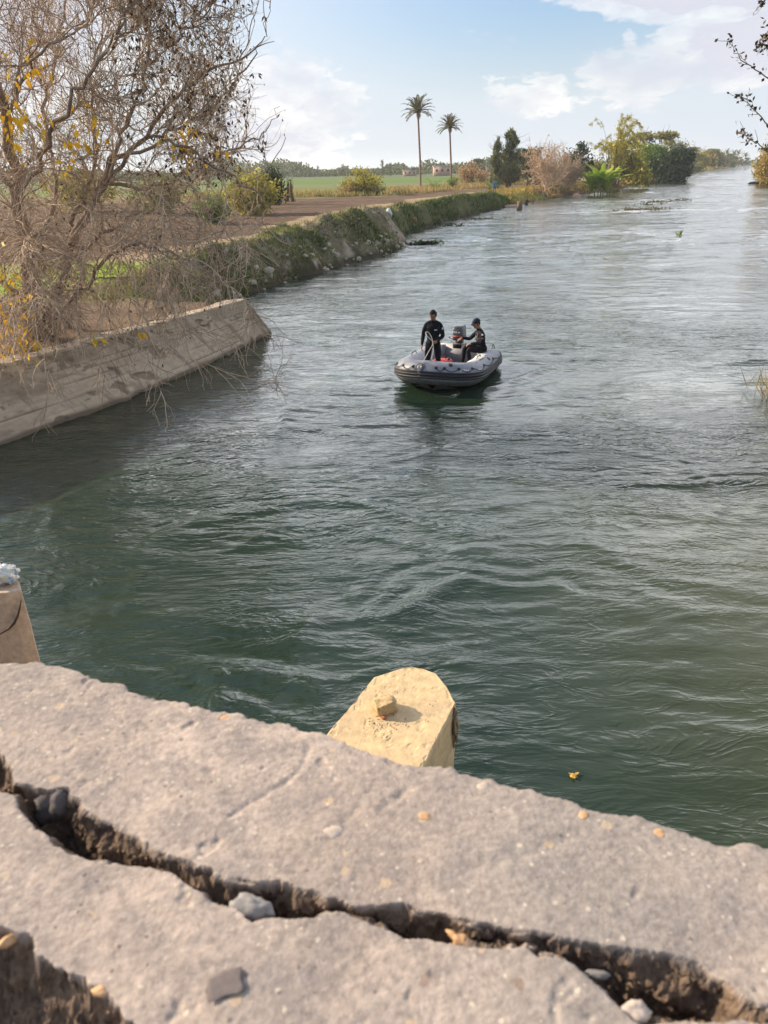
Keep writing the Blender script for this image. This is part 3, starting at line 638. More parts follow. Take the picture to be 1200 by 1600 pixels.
pm2 = mat('pier_tan_concrete', (.60, .45, .33), rough=.9, var=.25, vscale=9, bump=.6, bscale=40, spec=.15, col2=(.50, .39, .30), bdist=.006, det=7)
pl = [at(x, y, 2.8)[:2] for x, y in ((-160, 934), (13, 926), (33, 922), (30, 909))]; b2 = pl[3]+np.array([-.25, .28]); b3 = np.array([pl[0][0], b2[1]])
pier('bridge_pier', pl+[b2, b3], 2.8, pm2, 'tan concrete pillar at the left side carrying a crumpled foil bag', 77)
# curved rusty hairline crack in the pillar, drawn as a thin dark tube
cr = np.array([at(x, y, z) for x, y, z in ((32.5, 938, 2.79), (31, 950, 2.75), (28, 962, 2.70), (22, 974, 2.66), (14, 983, 2.63), (0, 991, 2.60), (-18, 996, 2.58))])
yf = 4.035
cr = np.array([atY(x, y, yy) for x, y, yy in ((33, 938, 4.06), (31, 950, 4.055), (28, 962, 4.05), (22, 974, 4.04), (14, 983, 4.035), (0, 991, 4.03), (-18, 996, 4.025))])
g = Geo(); g.tubes(cr, np.array([.003, .006, .008, .009, .005, .004, .003]), 6, caps=True)
crack_tube = g.build('rusty_crack', mat('rust', (.12, .075, .05), rough=.95, var=.4, vscale=60, bump=.8, bscale=120)); tag(crack_tube, 'dark rusty crack curving across the face of the left pillar', 'crack_tube')
# broken brick with its mortar
bm_ = mat('brick_chunk', (.50, .36, .19), rough=.95, var=.25, vscale=30, bump=.7, bscale=90, bdist=.006)
def rockish(name, c, dims, m, seed, label, cat, rz, rough=.12):
    def f(V):
        q = np.sign(V)*np.abs(V)**.45; n = fbm(V[:, 0]*2+seed, V[:, 1]*2, V[:, 2]*2, 4, .55, seed=seed); return q*(1+rough*n[:, None])
    g = Geo(); g.ell((0, 0, 0), dims, nu=28, nv=20, rot=rotm(0, 0, rz), fn=f); g.V[0] += np.asarray(c, float)
    o = g.build(name, m, loc=c); return tag(o, label, cat)
rockish('broken_brick', at(602, 1110, 2.6)+np.array([0, 0, .030]), (.060, .046, .036), bm_, 81, 'broken ochre brick lying on top of the sunlit pier', 'brick', .5, .24)
stone('brick_fragment', at(600, 1121, 2.608), (.014, .010, .008), mat('red_brick', (.42, .16, .07), rough=.9, var=.3, vscale=80), 83, 'tiny red brick fragment beside the broken brick on the pier', 'brick fragment', rough=.4)
g = Geo(); rr = np.random.default_rng(5)
for k in range(70):
    x, y = rr.normal(590, 16), rr.normal(1135, 12)
    if k % 5 == 0: x, y = rr.uniform(560, 690), rr.uniform(1075, 1150)
    c0 = at(x, y, 2.606); s_ = rr.uniform(.001, .0034)
    g.ell(c0, (s_*rr.uniform(1, 4.5), s_, s_*.6), nu=6, nv=4, rot=rotm(0, 0, rr.uniform(0, 3)), mi=int(rr.integers(0, 2)))
deb = g.build('grit', [mat('pale_grit', (.75, .68, .55), rough=.8), mat('dark_grit', (.10, .07, .05), rough=.9)]); tag(deb, 'scattered pale and dark crumbs on the pier beside the brick', 'grit', kind='stuff')
# crumpled foil bag
def crum(V):
    n = fbm(V[:, 0]*2.5, V[:, 1]*2.5, V[:, 2]*2.5, 4, .65, seed=90); r2 = np.abs(fbm(V[:, 0]*4, V[:, 1]*4, V[:, 2]*4, 3, .6, seed=91))
    return V*(1+.20*n-.10*r2)[:, None]
def bag_mat():
    m = bpy.data.materials.new('printed_foil'); m.use_nodes = True; t = m.node_tree; t.nodes.clear(); g = NT(t)
    out = g.n('ShaderNodeOutputMaterial'); p = g.n('ShaderNodeBsdfPrincipled'); vec = g.n('ShaderNodeTexCoord').outputs['Object']
    n = g.noise(vec, 14, 3, .5, 1.0)
    c = g.n('ShaderNodeValToRGB', i={0: n}); r = c.color_ramp
    while len(r.elements) < 6: r.elements.new(.5)
    for e_, (p_, cc) in zip(r.elements, ((.30, (.10, .26, .50)), (.40, (.45, .55, .66)), (.5, (.72, .70, .66)), (.60, (.70, .66, .48)), (.66, (.52, .56, .58)), (.75, (.04, .05, .09)))): e_.position = p_; e_.color = (*cc, 1)
    t.links.new(c.outputs[0], p.inputs['Base Color']); p.inputs['Roughness'].default_value = .3; p.inputs['Metallic'].default_value = .25
    t.links.new(p.outputs[0], out.inputs[0]); return m
bc = at(2, 898, 2.86); g = Geo(); g.ell((0, 0, 0), (.125, .085, .062), nu=40, nv=26, rot=rotm(0, 0, -.25), fn=crum); g.V[0] += bc
bag = g.build('foil_bag', bag_mat(), loc=bc); tag(bag, 'crumpled silver and blue foil bag on top of the left pillar', 'bag')
# ================================================================ BRIDGE DECK (below and behind the parapet)
cm = mat('bridge_concrete', (.33, .29, .25), rough=.9, var=.2, vscale=1.5, bump=.5, bscale=12)
g = Geo()
q = [ax_u*a+ax_v*b for a, b in ((-14, v0[0]-3.5), (12, v0[0]-3.5), (12, v0[0]+.35), (-14, v0[0]+.35))]
g.prism(q, 3.25, 3.78); deck = g.build('bridge_deck', cm); tag(deck, 'concrete bridge deck behind the parapet', kind='structure')
# ================================================================ BOAT
BX = np.array([hd[0], hd[1], 0.0]); BY = np.array([-hd[1], hd[0], 0.0])
def bw(P):
    """boat coordinates (x to the bow, y to port, z up) to the world, with the bow slightly raised"""
    P = np.atleast_2d(np.asarray(P, float))*1.16; z = P[:, 2]+.035*P[:, 0]-.02
    return np.c_[BOATC[0]+P[:, 0]*BX[0]+P[:, 1]*BY[0], BOATC[1]+P[:, 0]*BX[1]+P[:, 1]*BY[1], z]
def cat_rom(P, n):
    P = np.asarray(P, float); Q = np.vstack([2*P[0]-P[1], P, 2*P[-1]-P[-2]]); t = np.linspace(0, len(P)-1-1e-9, n); i = t.astype(int); u = (t-i)[:, None]
    a, b, c_, d = Q[i], Q[i+1], Q[i+2], Q[i+3]
    return .5*((2*b)+(-a+c_)*u+(2*a-5*b+4*c_-d)*u*u+(-a+3*b-3*c_+d)*u**3)
tube_m = mat('grey_hypalon', (.215, .225, .265), rough=.5, var=.14, vscale=4, spec=.4, bump=.12, bscale=18, bdist=.01, col2=(.27, .275, .305))
dark_m = mat('black_rubber', (.025, .026, .032), rough=.55, spec=.4, var=.3, vscale=9)
hull_m = mat('dirty_hull_fabric', (.10, .105, .12), rough=.6, spec=.3, var=.35, vscale=6, col2=(.17, .16, .15))
rope_w = mat('pale_rope', (.62, .58, .50), rough=.9, var=.2, vscale=80)
rope_b = mat('black_rope', (.03, .03, .035), rough=.9)
white_m = mat('white_print', (.72, .72, .72), rough=.6)
boat = empty('inflatable_boat', (BOATC[0], BOATC[1], 0))
tag(boat, 'grey inflatable motor boat with black rub strake, two men aboard', 'boat')
def bobj(g, name, m, parent=boat, smooth=True):
    base = np.array([BOATC[0], BOATC[1], 0.0])
    for i in range(len(g.V)): g.V[i] = g.V[i]-base
    return g.build(name, m, parent=parent, smooth=smooth)
half = [(-1.52, .80, .30), (-1.05, .78, .28), (-.4, .77, .27), (.3, .77, .28), (.85, .74, .31), (1.18, .58, .35), (1.36, .28, .385), (1.41, 0, .40)]
cl = half+[(x, -y, z) for x, y, z in half[-2::-1]]
CL = cat_rom(cl, 150); tpar = np.linspace(0, 1, 150)
TR = .255*np.minimum(1, (np.minimum(tpar, 1-tpar)/.085)**.55*.82+.18); TR[[0, -1]] = .05
def tube_pt(i, ang, off=0.0):
    """point on the tube skin: ang 0 = outward, 90 = up"""
    T = nrm(np.gradient(CL, axis=0)); out = nrm(np.cross(T, [0, 0, 1.0])*-1)
    if ((out[0]*np.array([0, 1, 0])).sum() < 0): out = -out
    r = TR[i]+off
    return CL[i]+out[i]*math.cos(rad(ang))*r+np.array([0, 0, 1.0])*math.sin(rad(ang))*r
Tt = nrm(np.gradient(CL, axis=0)); OUT = nrm(np.cross(Tt, [0, 0, 1.0]))
if OUT[10, 1] < 0: OUT = -OUT
def skin_strip(i0, i1, a0, a1, off, n=9):
    ii = np.arange(i0, i1+1); aa = np.radians(np.linspace(a0, a1, n))
    P = CL[ii][:, None, :]+OUT[ii][:, None, :]*(np.cos(aa)*(TR[ii]+off)[:, None])[..., None]+np.array([0, 0, 1.0])*(np.sin(aa)*(TR[ii]+off)[:, None])[..., None]
    s = P.shape; return bw(P.reshape(-1, 3)).reshape(s)
g = Geo(); g.grid(skin_strip(0, 149, -180, 180, 0, 33)); tubeo = bobj(g, 'buoyancy_tube', tube_m)
g = Geo(); g.grid(skin_strip(4, 145, -72, -28, .006, 8)); bobj(g, 'lower_tube_wear_strip', hull_m)
g = Geo()
for a, r_ in ((-12, .030), (2, .022), (14, .016)):
    P = skin_strip(2, 147, a, a, .008, 1)[:, 0]; g.tubes(P, np.full(len(P), r_), 8)
g.grid(skin_strip(2, 147, -18, 18, .010, 6)); bobj(g, 'rub_strake', dark_m)
# tail cone caps
for i in (0, 149):
    g = Geo(); g.ell(bw([CL[i]])[0], (.062, .062, .062), nu=12, nv=8); bobj(g, 'cone_cap', dark_m)
# floor, keel and transom
g = Geo()
fx_ = np.linspace(-1.2, 1.3, 24); fy_ = np.linspace(-1, 1, 17); FX, FY = np.meshgrid(fx_, fy_, indexing='ij')
wd = .66*np.clip(1-((FX-.3).clip(0)/1.06)**3, 0.02, 1)
g.grid(bw(np.stack([FX, FY*wd, .13+.02*FX.clip(0)+0*FX], -1).reshape(-1, 3)).reshape(24, 17, 3)); bobj(g, 'floor', mat('floorboards', (.24, .23, .225), rough=.7, var=.3, vscale=6))
g = Geo(); g.grid(bw(np.stack([FX*1.0, FY*wd*1.05, -.10-.10*(1-np.abs(FY))+.20*sstep(.7, 1.35, FX)], -1).reshape(-1, 3)).reshape(24, 17, 3)); bobj(g, 'keel_skin', hull_m)
tm = mat('transom_board', (.38, .38, .40), rough=.5, var=.2, vscale=8)
g = Geo(); g.box((-1.2, 0, .33), (.045, 1.12, .44)); g.box((-1.2, 0, .56), (.06, .46, .03)); g.V = [bw(v) for v in g.V]; trn = bobj(g, 'transom', tm, smooth=False)
# bench-like thwart hidden behind the men and the inner fabric gussets
for sy in (-1, 1): g = Geo(); g.box((-1.12, .50*sy, .38), (.14, .18, .30)); g.V = [bw(v) for v in g.V]; bobj(g, 'transom_gusset', tube_m, smooth=False)
# lifelines: patches and a slack black rope on each side
def patch(i, ang, rr, m, name='rope_patch', h=.012):
    c_ = CL[i]+OUT[i]*math.cos(rad(ang))*(TR[i])+np.array([0, 0, math.sin(rad(ang))*TR[i]])
    nrm_ = OUT[i]*math.cos(rad(ang))+np.array([0, 0, math.sin(rad(ang))]); tg = Tt[i]; b_ = np.cross(nrm_, tg)
    g = Geo(); th = np.linspace(0, 2*math.pi, 20, endpoint=False)
    rows = [c_+nrm_*hh+(tg*np.cos(th)[:, None]+b_*np.sin(th)[:, None])*rr*k for hh, k in ((-.01, 1), (h*.6, 1), (h, .85), (h*1.05, .01))]
    g.grid(bw(np.array(rows).reshape(-1, 3)).reshape(4, 20, 3), closeV=True)
    return bobj(g, name, m), c_+nrm_*h
for seq in ([8, 22, 36, 48, 56, 64, 69], [141, 127, 113, 101, 93, 85, 80]):
    pts = []
    for i in seq:
        _, c_ = patch(i, 38, .034, dark_m); pts.append((i, c_))
    rp = []
    for (i0, c0), (i1, c1) in zip(pts[:-1], pts[1:]):
        for u in np.linspace(0, 1, 9)[:-1]:
            im = int(round(i0+(i1-i0)*u)); sag = 38-16*math.sin(math.pi*u)
            rp.append(CL[im]+OUT[im]*math.cos(rad(sag))*(TR[im]+.018)+np.array([0, 0, math.sin(rad(sag))*(TR[im]+.018)]))
    rp.append(pts[-1][1]); g = Geo(); g.tubes(bw(cat_rom(rp, 160)), np.full(160, .008), 6); bobj(g, 'lifeline', rope_b)
    # carrying handle loop on the tube top near the stern
for seq in ((6, 11), (143, 138), (28, 34), (121, 115)):
    a, b = CL[seq[0]]+np.array([0, 0, TR[seq[0]]]), CL[seq[1]]+np.array([0, 0, TR[seq[1]]]); m_ = (a+b)/2+np.array([0, 0, .11 if seq[0] in (6, 143) else .05])
    g = Geo(); g.tubes(bw(cat_rom([a, a*.6+m_*.4+[0, 0, .04], m_, b*.6+m_*.4+[0, 0, .04], b], 24)), np.full(24, .012), 8); bobj(g, 'carry_handle', dark_m)
for i, a in ((60, 60), (26, 52)): patch(i, a, .05, dark_m, 'air_valve')
# bow ring patch with its steel ring
iB = 80
pt, pc = patch(iB, 34, .105, mat('bow_patch_grey', (.10, .105, .12), rough=.6), 'tow_patch', .014)
patch(iB, 34, .062, mat('bow_patch_pale', (.33, .34, .37), rough=.6), 'tow_patch_centre', .020)
nB = nrm(OUT[iB]*math.cos(rad(34))+np.array([0, 0, math.sin(rad(34))])); th = np.linspace(0, 2*math.pi, 25)
g = Geo(); rc = pc+nB*.02; g.tubes(bw(rc+(Tt[iB]*np.cos(th)[:, None]+np.cross(nB, Tt[iB])*np.sin(th)[:, None])*.035), np.full(25, .008), 6); bobj(g, 'tow_ring', mat('steel', (.55, .55, .55), rough=.3, metal=1))
g = Geo(); P = np.array([CL[iB]+OUT[iB]*math.cos(rad(a))*(TR[iB]+.016)+np.array([0, 0, math.sin(rad(a))*(TR[iB]+.016)]) for a in np.linspace(24, -80, 16)])
g.grid(bw(np.stack([P-Tt[iB]*.028, P+Tt[iB]*.028], 0).reshape(-1, 3)).reshape(2, 16, 3)); bobj(g, 'bow_strap', mat('strap_grey', (.16, .165, .18), rough=.7))
# worn white maker's mark on the tube (illegible strokes) and small side mark
rs = np.random.default_rng(3); g = Geo()
for i0, n_, a_ in ((56, 5, 30), (45, 5, 24)):
    for k in range(n_):
        q = skin_strip(i0-k-1, i0-k, a_-3+rs.uniform(-2, 2), a_+5+rs.uniform(-2, 3), .004, 3); q[1] = q[0]*.35+q[1]*.65; g.grid(q)
bobj(g, 'white_marking', white_m)

# outboard motor, a part of the boat with its own pieces
MO = np.array([0, -.19, 0])
cowl_m = mat('engine_cowl_grey', (.10, .105, .12), rough=.35, spec=.5, var=.1, vscale=6)
def obox(g, c, d, k=.28, nu=24, nv=16, tap=0.0):
    def f(V):
        q = np.sign(V)*np.abs(V)**k; q[:, :2] *= (1-tap*(q[:, 2:3]*.5+.5)); return q
    g.ell(c, (d[0]/2, d[1]/2, d[2]/2), nu=nu, nv=nv, fn=f)
g = Geo(); obox(g, (-1.36, .07, .80), (.44, .28, .32), tap=.10); g.V = [bw(v+MO) for v in g.V]; motor = bobj(g, 'outboard_motor', cowl_m)
g = Geo(); obox(g, (-1.36, .07, .965), (.40, .25, .08), .45); g.V = [bw(v+MO) for v in g.V]
def sub(g, name, m, par, smooth=True): return bobj(g, name, m, parent=par, smooth=smooth)
sub(g, 'cowl_lid', mat('cowl_lid_grey', (.20, .21, .235), rough=.4), motor)
g = Geo(); g.box((-1.146, .07, .745), (.012, .22, .028)); g.box((-1.28, .208, .745), (.20, .012, .028)); g.V = [bw(v+MO) for v in g.V]; sub(g, 'red_stripe', mat('red_stripe', (.45, .07, .05), rough=.5), motor, False)
g = Geo()
for k, (y_, z_) in enumerate(((-.02, .88), (.01, .88), (.04, .88), (.075, .88))): g.box((-1.144, y_-.02, z_-.035), (.010, .015, .036))
g.box((-1.144, .12, .84), (.010, .04, .012)); g.V = [bw(v+MO) for v in g.V]; sub(g, 'white_marking', white_m, motor, False)
g = Geo(); obox(g, (-1.33, .07, .60), (.26, .20, .16), .4); g.box((-1.24, .07, .55), (.14, .22, .20)); obox(g, (-1.36, .07, .22), (.16, .09, .80), .4); obox(g, (-1.36, .07, -.10), (.30, .22, .03), .5)
obox(g, (-1.36, .07, -.34), (.38, .10, .11), .8); g.V = [bw(v+MO) for v in g.V]; sub(g, 'drive_leg', dark_m, motor)
g = Geo(); g.tubes(bw(cat_rom([(-1.16, -.10, .68), (-1.0, -.06, .70), (-.82, .0, .715), (-.70, .05, .72)], 16)), np.r_[np.full(9, .022), np.full(7, .026)], 10, caps=True); sub(g, 'tiller', dark_m, motor)
g = Geo(); g.tubes(bw(cat_rom([(-1.12, -.20, .66), (-1.05, -.26, .71), (-1.02, -.28, .74)], 12)), np.full(12, .010), 8, caps=True); g.ell(bw([(-1.02, -.28, .74)])[0], (.022,)*3, nu=10, nv=6); sub(g, 'shift_lever', dark_m, motor)

# fuel tank (red) on the floor, its hose
g = Geo(); obox(g, (.40, -.03, .33), (.34, .42, .34), .30); g.V = [bw(v) for v in g.V]
tk = g.build('fuel_tank', mat('red_plastic', (.42, .025, .022), rough=.45, spec=.4), smooth=True); tag(tk, 'red plastic fuel tank on the boat floor behind the standing man', 'fuel tank')
g = Geo(); g.tubes(bw(cat_rom([(.40, -.15, .49), (.40, -.13, .54), (.40, .03, .54), (.40, .05, .49)], 14)), np.full(14, .013), 8); g.build('handle', mat('red_plastic_dark', (.30, .03, .03), rough=.5), parent=tk, smooth=True)
g = Geo(); g.tubes(bw([(.42, .12, .49), (.42, .12, .54)]), [.035, .035], 14, caps=True); g.build('cap', dark_m, parent=tk)
g = Geo(); g.tubes(bw(cat_rom([(.25, .2, .42), (0, .42, .18), (-.5, .35, .16), (-.9, .2, .3), (-1.15, .1, .6)], 60)), np.full(60, .009), 6); hs = g.build('fuel_hose', rope_b, smooth=True); tag(hs, 'thin black fuel hose running over the boat floor to the motor', 'hose')
# white board and cloth lying on the port side
g = Geo(); P = []
for a in np.linspace(0, 1, 22):
    row = []
    for b in np.linspace(0, 1, 12):
        x_ = .72-a*1.05; an = rad(150-b*75); r_ = .262+.012*float(vn(a*9, b*5, 0., 7))
        row.append((x_, .77+math.cos(an)*r_-.02*math.sin(a*9), .28+.02*x_+math.sin(an)*r_))
    P.append(row)
P = np.array(P); g.grid(bw(P.reshape(-1, 3)).reshape(P.shape)); g.grid(bw((P-[0, 0, .012]).reshape(-1, 3)).reshape(P.shape)[:, ::-1])
shc = g.build('sheet', mat('white_cloth', (.60, .58, .54), rough=.9, var=.2, vscale=7, bump=.5, bscale=14, bdist=.02), smooth=True); tag(shc, 'off-white cloth spread over the boat tube in front of the seated man', 'cloth')
g = Geo(); g.box((.86, -.30, .24), (.40, .34, .10), rot=rotm(.1, .05, .5)); g.V = [bw(v) for v in g.V]
bx_ = g.build('storage_bag', mat('grey_canvas', (.34, .35, .38), rough=.9, var=.2, vscale=9, bump=.4, bscale=20), smooth=False); tag(bx_, 'flat grey canvas bag on the boat floor left of the standing man', 'bag')
bv = bx_.modifiers.new('b', 'BEVEL'); bv.width = .03; bv.segments = 3

# ================================================================ PEOPLE
suit_m = mat('black_neoprene', (.007, .008, .013), rough=.8, spec=.18, var=.3, vscale=8, bump=.25, bscale=26, bdist=.012)
skin_m = mat('brown_skin', (.30, .165, .105), rough=.55, spec=.35, var=.1, vscale=20)
hair_m = mat('black_hair', (.010, .008, .007), rough=.7, bump=.6, bscale=120, bdist=.004)
def limb(g, pts, rr, n=14, S=14, flat=None):
    P = cat_rom(pts, n); R_ = np.interp(np.linspace(0, 1, n), np.linspace(0, 1, len(rr)), rr)
    g.tubes(P, R_, S, caps=True); g.ell(P[0], (R_[0],)*3, nu=12, nv=8); g.ell(P[-1], (R_[-1],)*3, nu=12, nv=8)
def hand(g, wrist, fwd, palm_n, side, curl=.5, s=1.0):
    """palm with five bent fingers; fwd along the hand, palm_n out of the palm, side = thumb side"""
    fwd = nrm(np.asarray(fwd, float)); side = nrm(np.asarray(side, float)-fwd*np.dot(side, fwd)); pn = nrm(np.asarray(palm_n, float)); w_ = np.asarray(wrist, float)
    Rm = np.stack([side, fwd, np.cross(side, fwd)], 1)
    g.ell(w_+fwd*.052*s, (.042*s, .056*s, .019*s), nu=14, nv=10, rot=Rm)
    for k, (off, L) in enumerate(((.030, .072), (.010, .082), (-.010, .077), (-.029, .060))):
        b = w_+fwd*.088*s+side*off*s; a1 = curl*.9; a2 = curl*1.9
        p1 = b+(fwd*math.cos(a1)+pn*math.sin(a1))*L*.45*s; p2 = p1+(fwd*math.cos(a2)+pn*math.sin(a2))*L*.33*s; a3 = a2+curl*.8; p3 = p2+(fwd*math.cos(a3)+pn*math.sin(a3))*L*.24*s
        limb(g, [b-fwd*.02, p1, p2, p3], [.0100, .0092, .0085, .0075], 10, 8)
    b = w_+fwd*.025*s+side*.030*s; p1 = b+(side*.7+fwd*.6+pn*.25)*.034*s; p2 = p1+(side*.25+fwd*.8+pn*.5)*.032*s
    limb(g, [b, p1, p2], [.0135, .0105, .009], 9, 8)
def head(g, c_, yaw, pitch, s=1.0):
    Rm = rotm(0, 0, yaw) @ rotm(pitch, 0, 0)
    def f(V):
        q = V.copy(); z = q[:, 2]; jaw = np.clip(-z, 0, 1)
        q[:, 0] *= 1-.30*jaw**1.3; q[:, 1] = q[:, 1]*(1-.10*jaw)+.10*jaw
        fr = (q[:, 1] > .3); q[:, 1] -= .05*fr*np.exp(-((z-.05)/.16)**2)*np.exp(-((np.abs(q[:, 0])-.33)/.2)**2); q[:, 1] += .05*np.exp(-((z-.22)/.10)**2)*fr
        q[:, 1] += .05*fr*np.exp(-((z+.75)/.16)**2)*np.exp(-(q[:, 0]/.35)**2)
        return q
    g.ell(c_, (.076*s, .098*s, .118*s), nu=32, nv=24, rot=Rm, fn=f)
    T_ = lambda p: np.asarray(c_)+(np.asarray(p)*s)@Rm.T
    limb(g, [T_((0, .088, .018)), T_((0, .106, -.012)), T_((0, .110, -.026))], [.010, .012, .015], 6, 8)      # nose
    g.ell(T_((0, .097, -.058)), (.024*s, .010*s, .006*s), nu=10, nv=6, rot=Rm); g.ell(T_((0, .095, -.068)), (.020*s, .010*s, .006*s), nu=10, nv=6, rot=Rm)
    for sx in (-1, 1):
        g.ell(T_((sx*.077, -.005, -.005)), (.009*s, .018*s, .032*s), nu=10, nv=8, rot=Rm)
        g.ell(T_((sx*.032, .083, .016)), (.013*s, .010*s, .009*s), nu=10, nv=8, rot=Rm)
    return T_, Rm
def finish(g, name, parent_loc, skin_fn, vox=.0075):
    raw = g.build(name+'_raw', [suit_m, skin_m], loc=parent_loc)
    md = raw.modifiers.new('r', 'REMESH'); md.mode = 'VOXEL'; md.voxel_size = vox
    sm = raw.modifiers.new('s', 'SMOOTH'); sm.factor = .5; sm.iterations = 3
    bpy.context.view_layer.update()
    me = bpy.data.meshes.new_from_object(raw.evaluated_get(bpy.context.evaluated_depsgraph_get())); me.name = name
    bpy.data.objects.remove(raw)
    me.materials.clear(); me.materials.append(suit_m); me.materials.append(skin_m)
    n = len(me.polygons); cc = np.empty(n*3, np.float32); me.polygons.foreach_get('center', cc); cc = cc.reshape(-1, 3)+np.asarray(parent_loc)
    me.polygons.foreach_set('material_index', skin_fn(cc).astype(np.int32)); me.polygons.foreach_set('use_smooth', np.ones(n, bool)); me.update()
    o = bpy.data.objects.new(name, me); COL.objects.link(o); o.location = parent_loc; return o
def frame(loc, yaw):
    R3 = rotm(0, 0, yaw); loc = np.asarray(loc, float)
    return (lambda p: loc+np.asarray(p, float)@R3.T), (lambda v: np.asarray(v, float)@R3.T)
def child(g, name, m, par, smooth=True):
    pl = np.array(par.location)
    for i in range(len(g.V)): g.V[i] = g.V[i]-pl
    return g.build(name, m, parent=par, smooth=smooth)

# ---- standing man (faces +Y in his own frame; his left is -X)
sp = bw([(1.01, -.07, .145)])[0]; yaw1 = rad(168.0)
F1, V1 = frame(sp, yaw1); g = Geo()
for sx in (-1, 1):
    limb(g, [F1((sx*.095, .0, .93)), F1((sx*.125, .015, .70)), F1((sx*.140, .03, .50)), F1((sx*.145, -.005, .30)), F1((sx*.145, -.015, .09))], [.098, .088, .062, .060, .043], 26)
    limb(g, [F1((sx*.145, -.04, .045)), F1((sx*.15, .06, .04)), F1((sx*.16, .15, .03))], [.045, .040, .032], 10)
def torso(g, T3, V3, lean=0):
    R3 = np.stack([V3((1, 0, 0)), V3((0, 1, 0)), V3((0, 0, 1))], 1)
    for (x, y, z), r_ in (((0, -.005, .96), (.165, .115, .12)), ((0, .005, 1.08), (.145, .105, .15)), ((0, .0, 1.22), (.160, .110, .15)), ((0, -.005, 1.33), (.182, .112, .12)), ((0, -.01, 1.40), (.190, .085, .062)), ((0, -.012, 1.455), (.115, .062, .055))):
        g.ell(T3((x, y, z)), tuple(1.09*q for q in r_), nu=24, nv=16, rot=R3)
torso(g, F1, V1)
for sx in (-1, 1): limb(g, [F1((sx*.02, -.015, 1.475)), F1((sx*.09, -.015, 1.455)), F1((sx*.175, -.01, 1.40))], [.052, .058, .058], 10)
limb(g, [F1((0, -.015, 1.42)), F1((0, -.005, 1.50)), F1((0, .015, 1.57))], [.082, .064, .062], 8)
# his right arm hangs at his side, a little out; his left forearm comes across to hold the rope
rsh, rel, rwr = F1((.172, -.01, 1.395)), F1((.255, -.03, 1.14)), F1((.285, .03, .90))
limb(g, [rsh, (rsh+rel)/2+V1((.012, 0, 0)), rel, (rel+rwr)/2, rwr], [.064, .062, .052, .045, .031], 22)
lsh, lel, lwr = F1((-.172, -.01, 1.395)), F1((-.235, -.02, 1.13)), F1((-.11, .20, 1.02))
limb(g, [lsh, (lsh+lel)/2+V1((-.012, 0, 0)), lel, (lel+lwr)/2, lwr], [.064, .062, .052, .045, .031], 22)
hand(g, rwr, V1((.05, .12, -1)), V1((-1, 0, 0)), V1((0, 1, 0)), .35)
hand(g, lwr, V1((.75, .55, -.15)), V1((.3, -.4, -.9)), V1((0, .2, 1)), 1.15)
hc = F1((0, .035, 1.650)); T_, Rm = head(g, hc, yaw1+rad(-24), rad(-14), 1.08)
nk = F1((0, .0, 1.52))
def skin1(c_): return ((c_[:, 2] > nk[2]+.005) | (np.linalg.norm(c_-(rwr+[0, 0, -.09]), axis=1) < .108) | (np.linalg.norm(c_-(lwr+V1((.06, .05, -.01))), axis=1) < .088))*1
p1 = finish(g, 'person', sp, skin1); tag(p1, 'man in a black wetsuit standing in the bow holding a rope', 'person', 'men in the boat')
g = Geo()
def hairf(V): q = V.copy(); q[:, 1] -= .06; return q*(1+.02*fbm(V[:, 0]*6, V[:, 1]*6, V[:, 2]*6, 2, seed=2)[:, None])
def hair_cap(g, T_, Rm, zmin=.15, sc=1.05, s=1.0):
    u = np.linspace(0, 2*math.pi, 36, endpoint=False); rows = []
    for k in np.linspace(0, 1, 12):
        ph = k*(math.pi*.5+.28); r3 = []
        for a in u:
            lim = .42            # hairline higher at the front
            z = math.cos(ph); z = max(z, lim if math.sin(a) > .35 else -.35); rr_ = math.sqrt(max(0, 1-z*z))
            r3.append((math.cos(a)*rr_*.078*sc, math.sin(a)*rr_*.098*sc-.004, z*.118*sc+.004))
        rows.append([T_(p) for p in r3])
    g.grid(np.array(rows), closeV=True)
hair_cap(g, T_, Rm); h1 = child(g, 'hair', hair_m, p1); h1.modifiers.new('t', 'SOLIDIFY').thickness = .012
for sx in (-1, 1): g = Geo(); g.ell(T_((sx*.032, .094, .036)), (.019, .006, .005), nu=10, nv=6, rot=Rm); child(g, 'eyebrow', hair_m, p1)
g = Geo(); q = F1((-.085, .118, 1.30)); g.box(q, (.075, .012, .022), rot=rotm(0, 0, yaw1)); child(g, 'chest_print', mat('grey_print', (.42, .42, .42), rough=.7), p1, False)
g = Geo(); q = F1((-.238, .03, 1.32)); g.ell(q, (.020, .030, .032), nu=10, nv=6, rot=rotm(0, 0, yaw1)); child(g, 'sleeve_badge', white_m, p1)
# rope from the bow ring up to his hand, a loop above it and the tail falling to the floor
hb = lwr+V1((.075, .055, -.02)); ring = bw([rc])[0]
g = Geo(); g.tubes(cat_rom([ring, ring*.66+hb*.34+[0, 0, -.03], ring*.33+hb*.67+[0, 0, -.02], hb, hb+V1((.06, .03, .10)), hb+V1((.16, .02, .19)), hb+V1((.19, .0, .26)), hb+V1((.13, -.01, .27)), hb+V1((.05, .0, .17)), hb+V1((.01, .01, .03)), hb+V1((-.01, .0, -.18)), hb+V1((.03, -.02, -.40)), hb+V1((-.07, .0, -.58)), hb+V1((-.10, .03, -.82))], 150), np.full(150, .0085), 6)
rp_ = g.build('rope', rope_w, smooth=True); tag(rp_, 'pale rope from the bow ring looped in the standing man\'s hand', 'rope')

